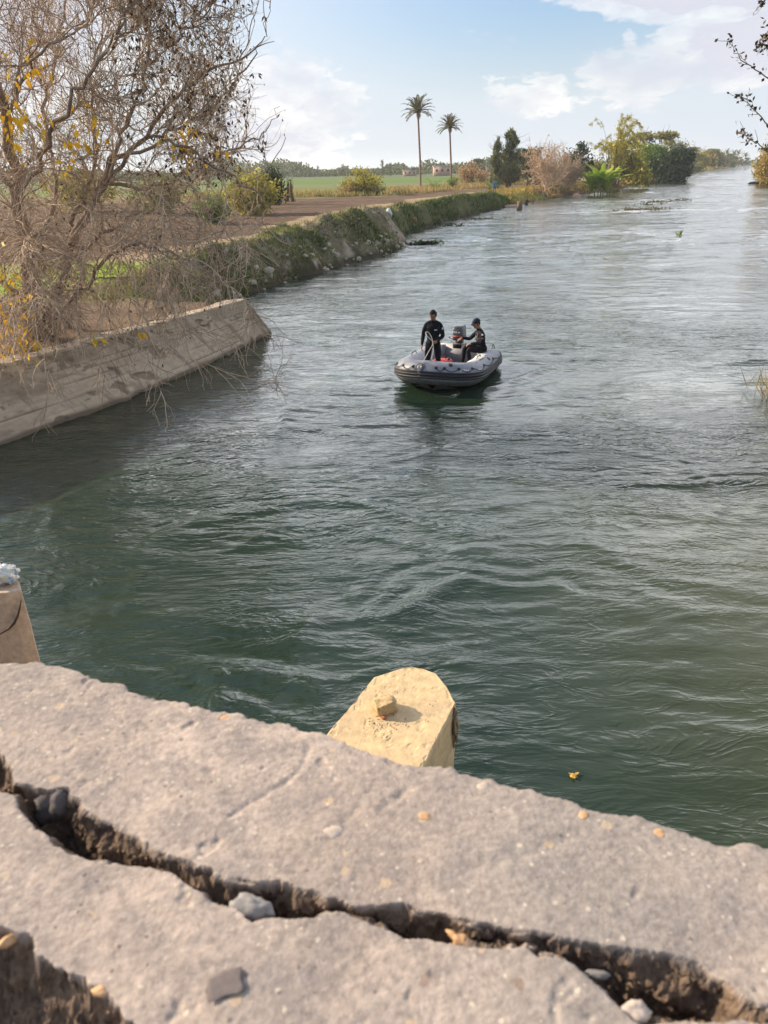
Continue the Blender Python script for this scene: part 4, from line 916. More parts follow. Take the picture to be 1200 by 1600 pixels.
# ---- seated man at the tiller
sp2 = bw([(-.72, .60, .475)])[0]; yaw2 = rad(104.0)
F2, V2 = frame(sp2, yaw2); g = Geo()
T2 = lambda p: F2((p[0], p[1]+(p[2]-.95)*.20-.02, (p[2]-.95)*.98+.11))
torso(g, T2, V2)
for sx in (-1, 1): limb(g, [T2((sx*.02, -.015, 1.475)), T2((sx*.09, -.015, 1.455)), T2((sx*.175, -.01, 1.40))], [.052, .058, .058], 10)
limb(g, [T2((0, -.015, 1.42)), T2((0, .0, 1.50)), T2((0, .02, 1.57))], [.082, .064, .062], 8)
kn = []
for sx, ky, kz, fy, fz in ((-1, .44, .13, .40, -.31), (1, .42, .11, .52, -.31)):
    limb(g, [F2((sx*.10, .02, .10)), F2((sx*.15, .24, .13)), F2((sx*.17, ky, kz)), F2((sx*.165, (ky+fy)/2-.01, kz-.22)), F2((sx*.16, fy-.02, fz+.03))], [.102, .090, .064, .058, .042], 26)
    limb(g, [F2((sx*.16, fy-.05, fz)), F2((sx*.17, fy+.07, fz-.005)), F2((sx*.17, fy+.15, fz-.015))], [.045, .040, .032], 10)
til = bw([(-.74, .04, .735)])[0]
rsh, = [T2((.172, -.01, 1.395))]; rwr = til+np.array([.07, .0, .055]); rel = (rsh+rwr)/2+V2((.09, -.04, -.12))
limb(g, [rsh, (rsh+rel)/2, rel, (rel+rwr)/2, rwr], [.064, .062, .052, .045, .031], 22)
lsh = T2((-.172, -.01, 1.395)); lwr = F2((-.14, .37, .30)); lel = (lsh+lwr)/2+V2((-.10, -.10, -.10))
limb(g, [lsh, (lsh+lel)/2, lel, (lel+lwr)/2, lwr], [.064, .062, .052, .045, .031], 22)
hand(g, rwr, nrm(til-rwr)+V2((0, .5, 0)), V2((0, .1, -1)), V2((-1, 0, 0)), 1.0)
hand(g, lwr, V2((.35, .9, -.25)), V2((.1, 0, -1)), V2((1, 0, .2)), .75)
hc2 = T2((0, .05, 1.645)); T_2, Rm2 = head(g, hc2, yaw2+rad(14), rad(-12), 1.08)
nk2 = T2((0, .0, 1.52))
def skin2(c_): return ((c_[:, 2] > nk2[2]+.01) | (np.linalg.norm(c_-(rwr+V2((0, .07, -.02))), axis=1) < .095) | (np.linalg.norm(c_-(lwr+V2((.03, .08, -.02))), axis=1) < .095))*1
p2 = finish(g, 'person', sp2, skin2); tag(p2, 'man in black clothes and dark cap seated at the outboard motor tiller', 'person', 'men in the boat')
g = Geo(); hair_cap(g, T_2, Rm2, sc=1.03); h2 = child(g, 'hair', hair_m, p2); h2.modifiers.new('t', 'SOLIDIFY').thickness = .006
capm = mat('navy_cap', (.012, .016, .03), rough=.85)
g = Geo(); u = np.linspace(0, 2*math.pi, 30, endpoint=False)
g.grid(np.array([[T_2((math.cos(a)*math.sin(ph)*.090, math.sin(a)*math.sin(ph)*.112-.004, .045+math.cos(ph)*.100)) for a in u] for ph in np.linspace(.02, 1.62, 10)]), closeV=True)
pk = np.array([[T_2((math.sin(a)*.078*(1-.10*k), .085+.085*k*math.cos(a)+.0, .048-.018*k-.02*abs(math.sin(a))*k)) for k in np.linspace(0, 1, 5)] for a in np.linspace(-1.2, 1.2, 13)]); g.grid(pk)
cp = child(g, 'cap', capm, p2); cp.modifiers.new('t', 'SOLIDIFY').thickness = .006
g = Geo(); g.box(T2((-.03, .118, 1.30)), (.17, .014, .20), rot=rotm(.2, 0, yaw2)); g.box(T2((-.13, .07, 1.22)), (.03, .14, .13), rot=rotm(.2, 0, yaw2)); child(g, 'chest_panel', mat('khaki_panel', (.10, .095, .085), rough=.9, var=.3, vscale=20), p2, False)
g = Geo(); g.box(T2((-.07, .130, 1.24)), (.11, .014, .022), rot=rotm(.2, .3, yaw2)); child(g, 'yellow_strap', mat('yellow_strap', (.65, .52, .15), rough=.7), p2, False)
q = (lsh*.45+lel*.55); g = Geo(); g.ell(q+V2((-.042, .0, .01)), (.018, .036, .036), nu=12, nv=8, rot=rotm(0, 0, yaw2)); child(g, 'sleeve_badge', mat('red_badge', (.50, .16, .10), rough=.7), p2)
q = (lsh*.85+lel*.15); g = Geo(); g.ell(q+V2((-.050, .012, .02)), (.020, .026, .030), nu=12, nv=8, rot=rotm(0, 0, yaw2)); child(g, 'shoulder_badge', white_m, p2)
# ================================================================ VEGETATION
bark = mat('grey_brown_bark', (.30, .23, .18), rough=.95, var=.3, vscale=5, bump=.8, bscale=22, bdist=.02, col2=(.20, .15, .115))
twig = mat('dry_twigs', (.48, .37, .27), rough=.9, island=.5)
def grow(P, m, rng, L, spread=1.0, up=0.0, K=8, wob=.25, t0=.2, t1=1.0, out=None, bias=None):
    """grow m curved children from every parent path; P is (N,K,3)"""
    N, Kp, _ = P.shape; t = rng.uniform(t0, t1, (N, m))*(Kp-1-1e-6); i = t.astype(int); u = (t-i)[..., None]
    idx = np.arange(N)[:, None]; i2 = np.minimum(i+1, Kp-1)
    s = P[idx, i]*(1-u)+P[idx, i2]*u; T = nrm(P[idx, i2]-P[idx, np.maximum(i-1, 0)])
    s = s.reshape(-1, 3); T = T.reshape(-1, 3); M_ = len(s)
    d = nrm(T+spread*nrm(rng.normal(size=(M_, 3)))+(np.array(bias) if bias is not None else 0)); Ls = rng.uniform(L[0], L[1], M_)*(1-.35*t.reshape(-1)/(Kp-1))
    upv = up(s) if callable(up) else np.full(M_, up); Q = [s]; c_ = s
    for k in range(K-1):
        d = nrm(d+wob*rng.normal(size=(M_, 3))*.6+np.array([0, 0, 1.0])*upv[:, None]*(.5+.5*k/K)); c_ = c_+d*(Ls/(K-1))[:, None]; Q.append(c_)
    return np.stack(Q, 1), t.reshape(-1)/(Kp-1)
def taper(N, K, r0, r1): 
    r0 = np.broadcast_to(r0, N)[:, None]; r1 = np.broadcast_to(r1, N)[:, None]; k = np.linspace(0, 1, K)[None]; return r0*(1-k)+r1*k
def shift(g, loc):
    for i in range(len(g.V)): g.V[i] = g.V[i]-np.asarray(loc, float)
    return g

# ---- the big bare tree on the left bank
rg = np.random.default_rng(23)
root0 = np.array([-9.1, 19.3, float(ground_z(-9.1, 19.3)[0])-.1])
LIMBS = [([(55, 515, 19.2), (42, 400, 19), (28, 300, 18.8), (8, 180, 18.5), (-12, 60, 18), (-20, -90, 17.5)], .21, .05),
 ([(78, 512, 19.2), (105, 400, 19), (160, 285, 19), (215, 222, 19), (290, 135, 19), (365, 95, 19), (428, 62, 19)], .20, .012),
 ([(160, 285, 19), (195, 200, 18.5), (233, 100, 18), (228, 0, 18), (232, -110, 18)], .10, .03),
 ([(105, 400, 19), (180, 262, 18), (262, 222, 17.5), (330, 258, 17.2), (395, 300, 17), (436, 335, 17)], .10, .01),
 ([(42, 400, 19), (88, 300, 20), (70, 180, 21), (95, 60, 21), (112, -80, 21)], .12, .04),
 ([(28, 300, 18.8), (-60, 220, 18), (-180, 140, 18)], .10, .04),
 ([(62, 515, 19), (130, 445, 18), (190, 385, 17.3), (258, 392, 16.9), (300, 440, 16.7)], .12, .01),
 ([(160, 285, 19), (250, 290, 20), (330, 245, 20.5), (405, 215, 21), (440, 165, 21)], .09, .01),
 ([(30, 310, 18.8), (110, 160, 17.2), (175, 60, 16.6), (255, -60, 16)], .10, .03),
 ([(70, 430, 19), (60, 370, 17.4), (45, 390, 16.2), (70, 480, 15.7)], .09, .012),
 ([(215, 222, 19), (320, 178, 19.5), (395, 95, 20), (425, 10, 20)], .07, .01),
 ([(105, 400, 19), (200, 342, 18.4), (290, 332, 17.9), (365, 350, 17.5), (400, 400, 17.3)], .09, .01),
 ([(8, 180, 18.5), (60, 90, 17.5), (140, 20, 17), (190, -60, 17)], .07, .02),
 ([(50, 480, 19.1), (-20, 420, 18), (-60, 440, 17)], .10, .02),
 ([(233, 100, 18), (300, 40, 18), (350, -30, 18)], .05, .015),
 ([(100, 505, 20.5), (128, 440, 20.5), (115, 350, 20.5), (150, 250, 20), (140, 130, 20), (165, 20, 20)], .16, .03)]
tree = empty('bare_tree', root0); tag(tree, 'large tangled bare tree with a few yellow leaves above the retaining wall', 'tree')
NP = 14; limbs = []; gT = Geo()
for pts, r0, r1 in LIMBS:
    P = cat_rom([atY(*p) for p in pts], NP*2); P[1:] += .045*rg.normal(size=(len(P)-1, 3)); R_ = np.linspace(r0*(1.05 if r0 > .205 else .50), r1*.5, NP*2)*(1+.10*fbm(np.arange(NP*2)*.8+r0*99, 0, 0, 2, seed=5))
    if pts[0][1] > 480: P[0, 2] = min(P[0, 2], 1.2); R_[:4] *= [1.6, 1.35, 1.15, 1.05]
    gT.tubes(P, R_, 9); limbs.append(P)
LP = np.array(limbs)
shift(gT, root0).build('trunk', bark, parent=tree, smooth=True)
upf = lambda s: np.clip((s[:, 2]-4.6)*.09, -.20, .14)+rg.normal(size=len(s))*.06
def thin(Q, t_):
    """keep the crown's river side ragged and airy"""
    r_ = (Q[:, -1, 0]/Q[:, -1, 1]); keep = (r_ < -.108+.020*rg.normal(size=len(Q))) & (rg.random(len(Q)) < np.clip((-.070-r_)/.12, .30, 1)+.0)
    return Q[keep], t_[keep]
A, ta = grow(LP, 20, rg, (.85, 2.4), 1.1, upf, 12, .36, .08, 1.0)
A, ta = thin(A, ta)
B, tb = grow(A, 7, rg, (.6, 1.7), .95, upf, 9, .36, .15, 1.0)
B, tb = thin(B, tb)
Cc, tcx = grow(B, 7, rg, (.3, 1.2), .85, upf, 7, .28, .1, 1.0)
Cc, tcx = thin(Cc, tcx)
gC = Geo()
lowc = [([(190, 390, 17.3), (205, 430, 16.3), (225, 500, 15.6), (235, 570, 15.2), (262, 640, 14.9)], .018), ([(258, 392, 16.9), (330, 420, 16.2), (380, 470, 15.8), (395, 500, 15.7)], .015), ([(200, 500, 15.9), (300, 560, 15.6), (420, 600, 16.4), (432, 590, 17)], .012),
        ([(120, 440, 17.6), (90, 520, 15.8), (70, 640, 14.8)], .014), ([(230, 430, 16), (330, 520, 15.6), (420, 525, 16.2)], .010), ([(150, 420, 17), (165, 520, 15.8), (150, 600, 15.2)], .012), ([(60, 400, 17), (20, 480, 15.6), (10, 560, 15)], .014),
        ([(200, 380, 17), (250, 300, 16.3), (255, 430, 15.8), (290, 520, 15.5)], .013), ([(70, 320, 17.5), (140, 330, 16.5), (120, 470, 15.8), (135, 560, 15.3)], .014)]
LW = []
for pts, r0 in lowc:
    P = cat_rom([atY(*p) for p in pts], 16); P += .03*rg.normal(size=P.shape); gC.tubes(P, np.linspace(r0, .004, 16), 5); LW.append(P)
D1, _ = grow(np.array(LW), 20, rg, (.4, 1.4), .8, -.10, 8, .3, .25, 1); D2, _ = grow(D1, 4, rg, (.15, .5), .8, -.08, 6, .3, .2, 1)
gC.tubes(A, taper(len(A), 12, .024*(1-.45*ta), .007), 5); gC.tubes(B, taper(len(B), 9, .0105, .0045), 4); gC.tubes(Cc, taper(len(Cc), 7, .0055, .0028), 3)
gC.tubes(D1, taper(len(D1), 8, .008, .004), 4); gC.tubes(D2, taper(len(D2), 6, .0045, .003), 3)
shift(gC, root0).build('crown', twig, parent=tree)
brn = mat('dead_brown_leaf', (.085, .055, .035), rough=.8, island=.35, icol=(.16, .09, .04), trans=.15)
yel = mat('yellow_leaf', (.85, .50, .03), rough=.55, island=.3, icol=(.65, .50, .06), trans=.4)
tips = np.vstack([Cc[:, -1], B[:, -1], Cc[:, 4]])
ppx = lambda P: (600+FPX*((P-C0)@RV)/((P-C0)@FV), 800-FPX*((P-C0)@UV_)/((P-C0)@FV))
tx, ty = tips[:, 0], tips[:, 2]
far_right = (tips[:, 0] > -4.9) & (tips[:, 2] > 4.9); pick = tips[far_right][::5]
g = Geo(); 
pk2 = np.repeat(pick, 2, 0)+rg.normal(size=(len(pick)*2, 3))*.05; n = len(pk2)
g.leaves(pk2, nrm(rg.normal(size=(n, 3))*.6+[0, 0, -1.0]), rg.normal(size=(n, 3)), rg.uniform(.08, .15, n), rg.uniform(.035, .07, n), fold=.2)
pk3 = tips[(rg.random(len(tips)) < .06)]; n = len(pk3); g.leaves(pk3, nrm(rg.normal(size=(n, 3))*.6+[0, 0, -1.0]), rg.normal(size=(n, 3)), rg.uniform(.05, .11, n), rg.uniform(.03, .05, n), fold=.2)
shift(g, root0).build('dead_leaves', brn, parent=tree)
g = Geo()
for x, y, Y_, n, s_ in ((18, 180, 17, 8, .16), (50, 110, 17.5, 7, .2), (22, 108, 17.3, 7, .15), (20, 200, 17, 26, .28), (35, 185, 16.8, 22, .22), (10, 215, 17, 16, .2), (60, 95, 17.5, 9, .2), (133, 168, 17.5, 9, .12), (125, 215, 17, 9, .12), (150, 215, 17, 6, .1), (105, 228, 16.8, 6, .08), (105, 225, 17, 5, .1),
                        (285, 222, 17.5, 18, .16), (305, 205, 17.6, 16, .15), (293, 243, 17.5, 8, .14), (52, 376, 16.5, 6, .08), (95, 255, 17, 6, .12), (20, 452, 15.6, 12, .16), (12, 490, 15.6, 14, .2), (30, 510, 15.5, 18, .22), (22, 530, 15.4, 14, .18), (12, 540, 15.4, 8, .15), (40, 535, 15.4, 9, .15), (150, 525, 15.3, 4, .06), (218, 520, 15.5, 4, .06), (8, 425, 15.7, 7, .15), (265, 225, 17.5, 5, .15), (340, 240, 17.5, 5, .12)):
    c_ = atY(x, y, Y_)+rg.normal(size=(n, 3))*s_*[1, .6, 1]
    g.leaves(c_, nrm(rg.normal(size=(n, 3))*.45+[0, 0, -1.0]), rg.normal(size=(n, 3)), rg.uniform(.13, .24, n), rg.uniform(.07, .12, n), fold=.15)
shift(g, root0).build('yellow_leaves', yel, parent=tree)

# ---- overhanging twigs of a tree rooted on the right bank, just outside the picture
rt = np.array([10.8, 11.5, 1.2]); rtree = empty('riverside_tree', rt); tag(rtree, 'dark leafy twigs of the riverside tree reaching in at the top right', 'tree')
g = Geo(); tr = cat_rom([rt, rt+[-.3, -.2, 2], rt+[-.9, -.5, 4.2], rt+[-1.6, -.8, 6.2]], 14); g.tubes(tr, np.linspace(.22, .06, 14), 9); shift(g, rt).build('trunk', bark, parent=rtree, smooth=True)
bl = []; 
for pts, st in (([(1290, 210, 10.2), (1235, 140, 10), (1200, 122, 10), (1172, 103, 10), (1150, 84, 10), (1139, 64, 10)], 10), ([(1290, 290, 10.2), (1240, 225, 10), (1200, 194, 10), (1178, 172, 10), (1166, 158, 10), (1160, 147, 10)], 8),
                ([(1290, 320, 10.2), (1230, 250, 10), (1200, 236, 10), (1183, 224, 10), (1170, 216, 10), (1162, 204, 10)], 7), ([(1290, 30, 10.2), (1240, 0, 10), (1215, 40, 10), (1200, 55, 10), (1193, 68, 10)], 11), ([(1290, 10, 10), (1240, -20, 10), (1200, -6, 10), (1192, 5, 10)], 12)):
    P = cat_rom([tr[st]]+[atY(*p) for p in pts], 22); P[2:] += .008*rg.normal(size=(20, 3)); bl.append(P)
bl = np.array(bl); q1, _ = grow(bl[:, 8:], 7, rg, (.08, .3), .8, .05, 6, .3, .3, 1.0)
g = Geo(); g.tubes(bl, taper(5, 22, .012, .003), 5); g.tubes(q1, taper(len(q1), 6, .004, .002), 3); shift(g, rt).build('crown', bark, parent=rtree)
g = Geo(); u = rg.uniform(.42, 1.0, (5, 28))*21; i = np.minimum(u.astype(int), 20); s_ = (bl[np.arange(5)[:, None], i]*(1-(u-i))[..., None]+bl[np.arange(5)[:, None], i+1]*(u-i)[..., None]).reshape(-1, 3)
s_ = np.vstack([s_, q1[:, -1], np.repeat(bl[:, -1], 7, 0)]); s_ = s_+rg.normal(size=s_.shape)*.018; n = len(s_)
g.leaves(s_, nrm(rg.normal(size=(n, 3))+[0, 0, -.3]), rg.normal(size=(n, 3)), rg.uniform(.035, .075, n), rg.uniform(.02, .04, n), fold=.15)
e_ = atY(1197, 60, 10)+rg.normal(size=(60, 3))*[.05, .05, .09]; g.leaves(e_, nrm(rg.normal(size=(60, 3))), rg.normal(size=(60, 3)), .06, .03)
shift(g, rt).build('leaves', mat('dark_leaf', (.045, .045, .025), rough=.6, island=.4, icol=(.13, .08, .04)), parent=rtree)

# ---- leaf materials for the background
def lmat(n_, c1, c2, isl=.4, tr=.28): return mat(n_, c1, rough=.7, island=isl, icol=c2, trans=tr, spec=.2)
LM = dict(tan=lmat('pale_russet_foliage', (.42, .27, .14), (.52, .37, .20)), olive=lmat('olive_foliage', (.20, .20, .065), (.36, .32, .12)), dark=lmat('dark_foliage', (.022, .045, .014), (.055, .08, .022)), green=lmat('green_foliage', (.12, .22, .035), (.28, .34, .08)),
          yellow=lmat('yellow_green_foliage', (.34, .32, .055), (.52, .43, .09)), cas=lmat('grey_green_needles', (.14, .16, .075), (.25, .25, .13)), red=lmat('russet_twigs_leaf', (.42, .28, .16), (.52, .37, .22)),
          dry=lmat('dry_straw', (.34, .23, .09), (.46, .34, .16)), haze=lmat('far_foliage', (.10, .12, .06), (.18, .18, .09)), banana=lmat('banana_leaf', (.36, .50, .05), (.55, .58, .12), .2, .4), palm=lmat('palm_leaf', (.12, .125, .06), (.24, .20, .11), .3, .2),
          orange=lmat('orange_green_foliage', (.33, .25, .07), (.46, .32, .10)))
tbark = mat('tree_bark', (.17, .13, .095), rough=.95, var=.3, vscale=3); pbark = mat('palm_bark', (.25, .165, .13), rough=.95, var=.3, vscale=6, stretch=(1, 1, 4)); rtw = mat('russet_twigs', (.52, .38, .27), rough=.95, island=.3)
def base_at(x, Y_): p = atY(x, 300, Y_); return np.array([p[0], p[1], float(ground_z(p[0], p[1])[0])-.05])
def fixY(x, Y_):
    for _k in range(200):
        p = atY(x, 300, Y_)
        d, s_, _ = shore_dist(p[:1], p[1:2])
        if d[0] > 1.0 or x > 1172: break
        Y_ = Y_*1.015
    return Y_
def zat(x, y, Y_): return atY(x, y, Y_)[2]
def bgtree(x, ytop, hw, Y_, kind, label, lm='olive', name='tree', seed=0, n=6500, cat='tree', group='trees along the far bank', lo=.12, ls=1.0, crown_mats=None):
    Y_ = Y_ if 'leaning over the water' in label else fixY(x, Y_); r_ = np.random.default_rng(seed+100); b = base_at(x, Y_); top = zat(x, ytop, Y_); Hh = top-b[2]; Wd = hw*Y_/FPX
    t = empty(name, b); tag(t, label, cat, group)
    g = Geo(); nl = 7; ax = np.array([0, 0, 1.0]); tr_ = cat_rom([(0, 0, 0), (r_.normal()*.02*Hh, 0, Hh*.3), (r_.normal()*.02*Hh, r_.normal()*.03*Hh, Hh*.88)], 10)
    g.tubes(tr_, np.linspace(.035*Hh+.03, .006*Hh, 10), 7); P0 = tr_[None]
    if kind == 'broad':
        l1, _ = grow(P0, 9, r_, (.35*Hh, .6*Hh), 1.2, .05, 8, .2, lo, .95); l1[..., 0] *= Wd/(.45*Hh); l1[..., 1] *= Wd/(.45*Hh)
        l1 = l1*[1, 1, 1]; l2, _ = grow(l1, 6, r_, (.15*Hh, .32*Hh), 1.1, .05, 6, .3, .3, 1)
        g.tubes(l1, taper(len(l1), 8, .014*Hh, .004*Hh), 5); g.tubes(l2, taper(len(l2), 6, .005*Hh, .002*Hh), 3)
        cl_ = np.vstack([l2[:, -1], l2[:, 3], l1[:, -1], l1[:, 5]]); sz = .07*Hh*np.exp(r_.normal(size=len(cl_))*.4)
        i = r_.integers(0, len(cl_), n); Q = cl_[i]+r_.normal(size=(n, 3))*sz[i][:, None]*[1.1, 1.1, .75]; Q[:, 2] = np.clip(Q[:, 2], .02*Hh, None)
        Q[:, 2] = np.where(Q[:, 2] > Hh, Hh-r_.random(n)*.12*Hh, Q[:, 2]); k = np.hypot(Q[:, 0], Q[:, 1])/Wd; Q[:, :2] /= np.maximum(1, k/1.0)[:, None]**.8
        s_ = (.016*Hh+.05)*ls; D_ = nrm(r_.normal(size=(n, 3))); L_ = r_.uniform(.6, 1.4, n)*s_*2.6; gl = Geo(); gl.leaves(Q, D_, r_.normal(size=(n, 3)), L_, L_*.6, fold=.15)
    elif kind == 'casuarina':
        l1, tt_ = grow(P0, 90, r_, (.14*Hh, .36*Hh), 1.0, .14, 6, .18, .05, 1.0); l1[..., :2] *= Wd/(.20*Hh)
        g.tubes(l1, taper(len(l1), 6, .004*Hh, .0015*Hh), 3); u_ = r_.random(n)**.7; i = r_.integers(0, len(l1), n); j = np.minimum((u_*5).astype(int), 4)
        Q = l1[i, j]+r_.normal(size=(n, 3))*.022*Hh; lim = Wd*((1.08-np.clip(Q[:, 2]/Hh, 0, 1))**.7)*(.75+.55*fbm(np.arctan2(Q[:, 1], Q[:, 0])*1.2+seed, Q[:, 2]/Hh*9, 0, 3, seed=seed))+.05; k = np.hypot(Q[:, 0], Q[:, 1])/lim; Q[:, :2] /= np.maximum(1, k)[:, None]
        gl = Geo(); L_ = r_.uniform(.5, 1.2, n)*.045*Hh*ls; gl.leaves(Q, nrm(r_.normal(size=(n, 3))*.45+[0, 0, .9]), r_.normal(size=(n, 3)), L_, L_*.22)
    elif kind == 'bare':
        l0, _ = grow(P0, 20, r_, (.5*Hh, .8*Hh), .9, .10, 9, .18, .0, .5); l0[..., :2] *= Wd/(.5*Hh)
        l1, _ = grow(l0, 11, r_, (.2*Hh, .42*Hh), .9, .0, 8, .3, .08, 1); l2, _ = grow(l1, 6, r_, (.08*Hh, .2*Hh), .9, -.03, 6, .3, .2, 1)
        for l_ in (l0, l1, l2):
            l_[..., 2] = np.where(l_[..., 2] > Hh*.98, Hh*.98-.08*(l_[..., 2]-Hh*.98), l_[..., 2]); l_[..., 2] = np.maximum(l_[..., 2], .01)
        g = Geo(); g.tubes(tr_, np.linspace(.02*Hh, .006*Hh, 10), 6); g.tubes(l0, taper(len(l0), 9, .011*Hh, .004*Hh), 4); g.tubes(l1, taper(len(l1), 8, .0045*Hh, .002*Hh), 3); g.tubes(l2, taper(len(l2), 6, .0026*Hh, .0014*Hh), 3)
        i = r_.integers(0, len(l2), n); Q = l2[i, r_.integers(2, 6, n)]+r_.normal(size=(n, 3))*.012*Hh; gl = Geo(); L_ = r_.uniform(.5, 1.2, n)*.018*Hh*ls; gl.leaves(Q, nrm(r_.normal(size=(n, 3))), r_.normal(size=(n, 3)), L_, L_*.5)
        shift(g, (0, 0, 0)).build('trunk', rtw, parent=t); gl.build('crown', LM[lm], parent=t); return t
    elif kind == 'bamboo':
        cs = []
        for k in range(34):
            a_ = r_.uniform(0, 2*math.pi); h_ = Hh*r_.uniform(.55, 1.0) if k > 2 else Hh; sp_ = Wd*r_.uniform(.2, 1.0); d_ = np.array([math.cos(a_), math.sin(a_), 0])
            cs.append(cat_rom([d_*.12*Wd, d_*.22*Wd*1+[0, 0, h_*.4], d_*sp_*.6+[0, 0, h_*.82], d_*sp_*.95+[0, 0, h_*.97], d_*sp_*1.25+[0, 0, h_*.88]], 14))
        cs = np.array(cs); g = Geo(); g.tubes(cs, taper(len(cs), 14, .05, .012), 4); l1, _ = grow(cs, 10, r_, (.5, 1.4), .8, -.06, 5, .2, .3, 1); g.tubes(l1, taper(len(l1), 5, .012, .006), 3)
        i = r_.integers(0, len(l1), n); Q = l1[i, r_.integers(0, 5, n)]+r_.normal(size=(n, 3))*.10; gl = Geo(); L_ = r_.uniform(.25, .55, n)*ls; gl.leaves(Q, nrm(r_.normal(size=(n, 3))*.7+[0, 0, -.5]), r_.normal(size=(n, 3)), L_, L_*.22)
    g.build('trunk', tbark, parent=t); gl.build('crown', crown_mats or LM[lm], parent=t); return t
def shrub(x, ytop, hw, Y_, label, lm, seed=0, n=2200, name='shrub', group='shrubs on the banks', ls=1.0, zb=None, cat='shrub'):
    Y_ = fixY(x, Y_); r_ = np.random.default_rng(seed+400); b = base_at(x, Y_); Hh = zat(x, ytop, Y_)-b[2]; Wd = hw*Y_/FPX
    t = empty(name, b); tag(t, label, cat, group); k = 26; a_ = r_.uniform(0, 2*math.pi, k); sp_ = r_.uniform(.1, 1, k)*Wd; hh = Hh*r_.uniform(.55, 1, k)*(1-.35*(sp_/Wd)**2)
    st = np.stack([np.stack([np.cos(a_)*sp_*u, np.sin(a_)*sp_*u, hh*u**.8], -1) for u in np.linspace(0, 1, 7)], 1); st[:, 1:] += r_.normal(size=(k, 6, 3))*.05*Hh
    st[..., 2] = np.maximum(st[..., 2], 0); g = Geo(); g.tubes(st, taper(k, 7, .015*Hh, .005*Hh), 4); g.build('stems', tbark, parent=t)
    i = r_.integers(0, k, n); u_ = r_.uniform(.1, 1, n)**.8*6; j = np.minimum(u_.astype(int), 5); Q = st[i, j]+(st[i, j+1]-st[i, j])*(u_-j)[:, None]+r_.normal(size=(n, 3))*.085*Hh; Q[:, 2] = np.clip(Q[:, 2], .03, Hh)
    L_ = r_.uniform(.6, 1.4, n)*(.075*Hh+.04)*ls; gl = Geo(); gl.leaves(Q, nrm(r_.normal(size=(n, 3))+[0, 0, .3]), r_.normal(size=(n, 3)), L_, L_*.5, fold=.15); gl.build('foliage', LM[lm], parent=t); return t
def palm(x, ytop, Y_, label, hcr, seed=0, base_x=None, group='tall date palms', nf=36, fine=True):
    r_ = np.random.default_rng(seed); b = base_at(base_x or x, Y_); tp = atY(x, ytop, Y_); Wd = hcr*Y_/FPX; tp = tp-[0, 0, Wd*.85]
    t = empty('palm_tree', b); tag(t, label, 'palm tree', group); rel = tp-b
    g = Geo(); ns = 60; P = cat_rom([(0, 0, 0), rel*.35+[.10, 0, 0], rel*.7+[.05, 0, 0], rel], ns); Rr_ = .20+.012*np.sin(np.arange(ns)*2.1)-.04*np.linspace(0, 1, ns); Rr_[-6:] += [.02, .06, .12, .16, .14, .05]; Rr_[:3] += [.10, .05, .02]
    g.tubes(P, Rr_, 10); g.build('trunk', pbark, parent=t, smooth=True)
    g = Geo()
    for k in range(nf):
        a_ = k*2.399+r_.uniform(-.2, .2); e0 = rad(88-92*(k/nf)**1.15); L_ = Wd*1.22*r_.uniform(.85, 1.08)
        d_ = np.array([math.cos(a_), math.sin(a_), 0]); e = e0; c_ = rel.copy(); sp_ = [c_]
        for q in range(9): e -= rad(2.5+1.7*q*.5); c_ = c_+(d_*math.cos(e)+np.array([0, 0, math.sin(e)]))*L_/9; sp_.append(c_)
        sp_ = cat_rom(sp_, 26); g.tubes(sp_, np.linspace(.035, .008, 26), 3)
        T_l = nrm(np.gradient(sp_, axis=0)); sd = nrm(np.cross(T_l, np.array([0, 0, 1.0])))
        for s_ in (-1, 1):
            u_ = np.linspace(.12, 1, 26); wl = np.sin(np.pi*np.clip(u_*.92+.05, 0, 1))**.6*L_*.20
            D_ = nrm(T_l*.75+sd*s_*.8+[0, 0, .10]+r_.normal(size=(26, 3))*.06); g.leaves(sp_, D_, nrm(np.cross(D_, T_l))+.4*r_.normal(size=(26, 3)), wl, .13 if fine else .25)
    g.build('crown', LM['palm'], parent=t)
    return t
palm(653, 153, 150, 'taller date palm on the left standing in the far field', 21, 1, 657)
palm(703, 181, 158, 'shorter date palm right of the taller one in the far field', 17.5, 2, 704.5)

T = bgtree
T(777, 219, 19, 142, 'casuarina', 'slim dark casuarina, left one of the pair behind the russet bare tree', 'cas', 'casuarina_tree', 1, 8000, ls=1.5)
T(793, 206, 30, 145, 'casuarina', 'taller broader casuarina, right one of the pair behind the russet bare tree', 'cas', 'casuarina_tree', 2, 13000, ls=1.5)
T(822, 232, 18, 160, 'broad', 'low dark rounded tree between the casuarinas and the russet bare tree', 'dark', 'tree', 3, 3500)
T(852, 208, 50, 126, 'bare', 'russet leafless spreading tree on the bank behind the two dark figures', 'red', 'bare_tree', 4, 6000)
T(884, 232, 24, 138, 'bare', 'thin grey russet bare tree right of the big russet one', 'red', 'bare_tree', 5, 900)
T(896, 221, 22, 165, 'broad', 'dark green tree between the russet bare tree and the bamboo', 'dark', 'tree', 6, 4200)
T(955, 181, 40, 160, 'bamboo', 'tall feathery yellow green bamboo clump arching over the bank', 'yellow', 'bamboo', 7, 8500, cat='bamboo')
T(962, 222, 40, 150, 'broad', 'yellow green bushy tree below the bamboo plumes', 'yellow', 'tree', 8, 9000, lo=.0, ls=1.3)
T(1008, 209, 34, 232, 'broad', 'large olive tree right behind the bamboo clump', 'olive', 'tree', 9, 10000, lo=.0, ls=1.2)
T(1040, 218, 28, 262, 'broad', 'pale olive tree behind the creeper covered tree', 'olive', 'tree', 10, 6000, lo=.03)
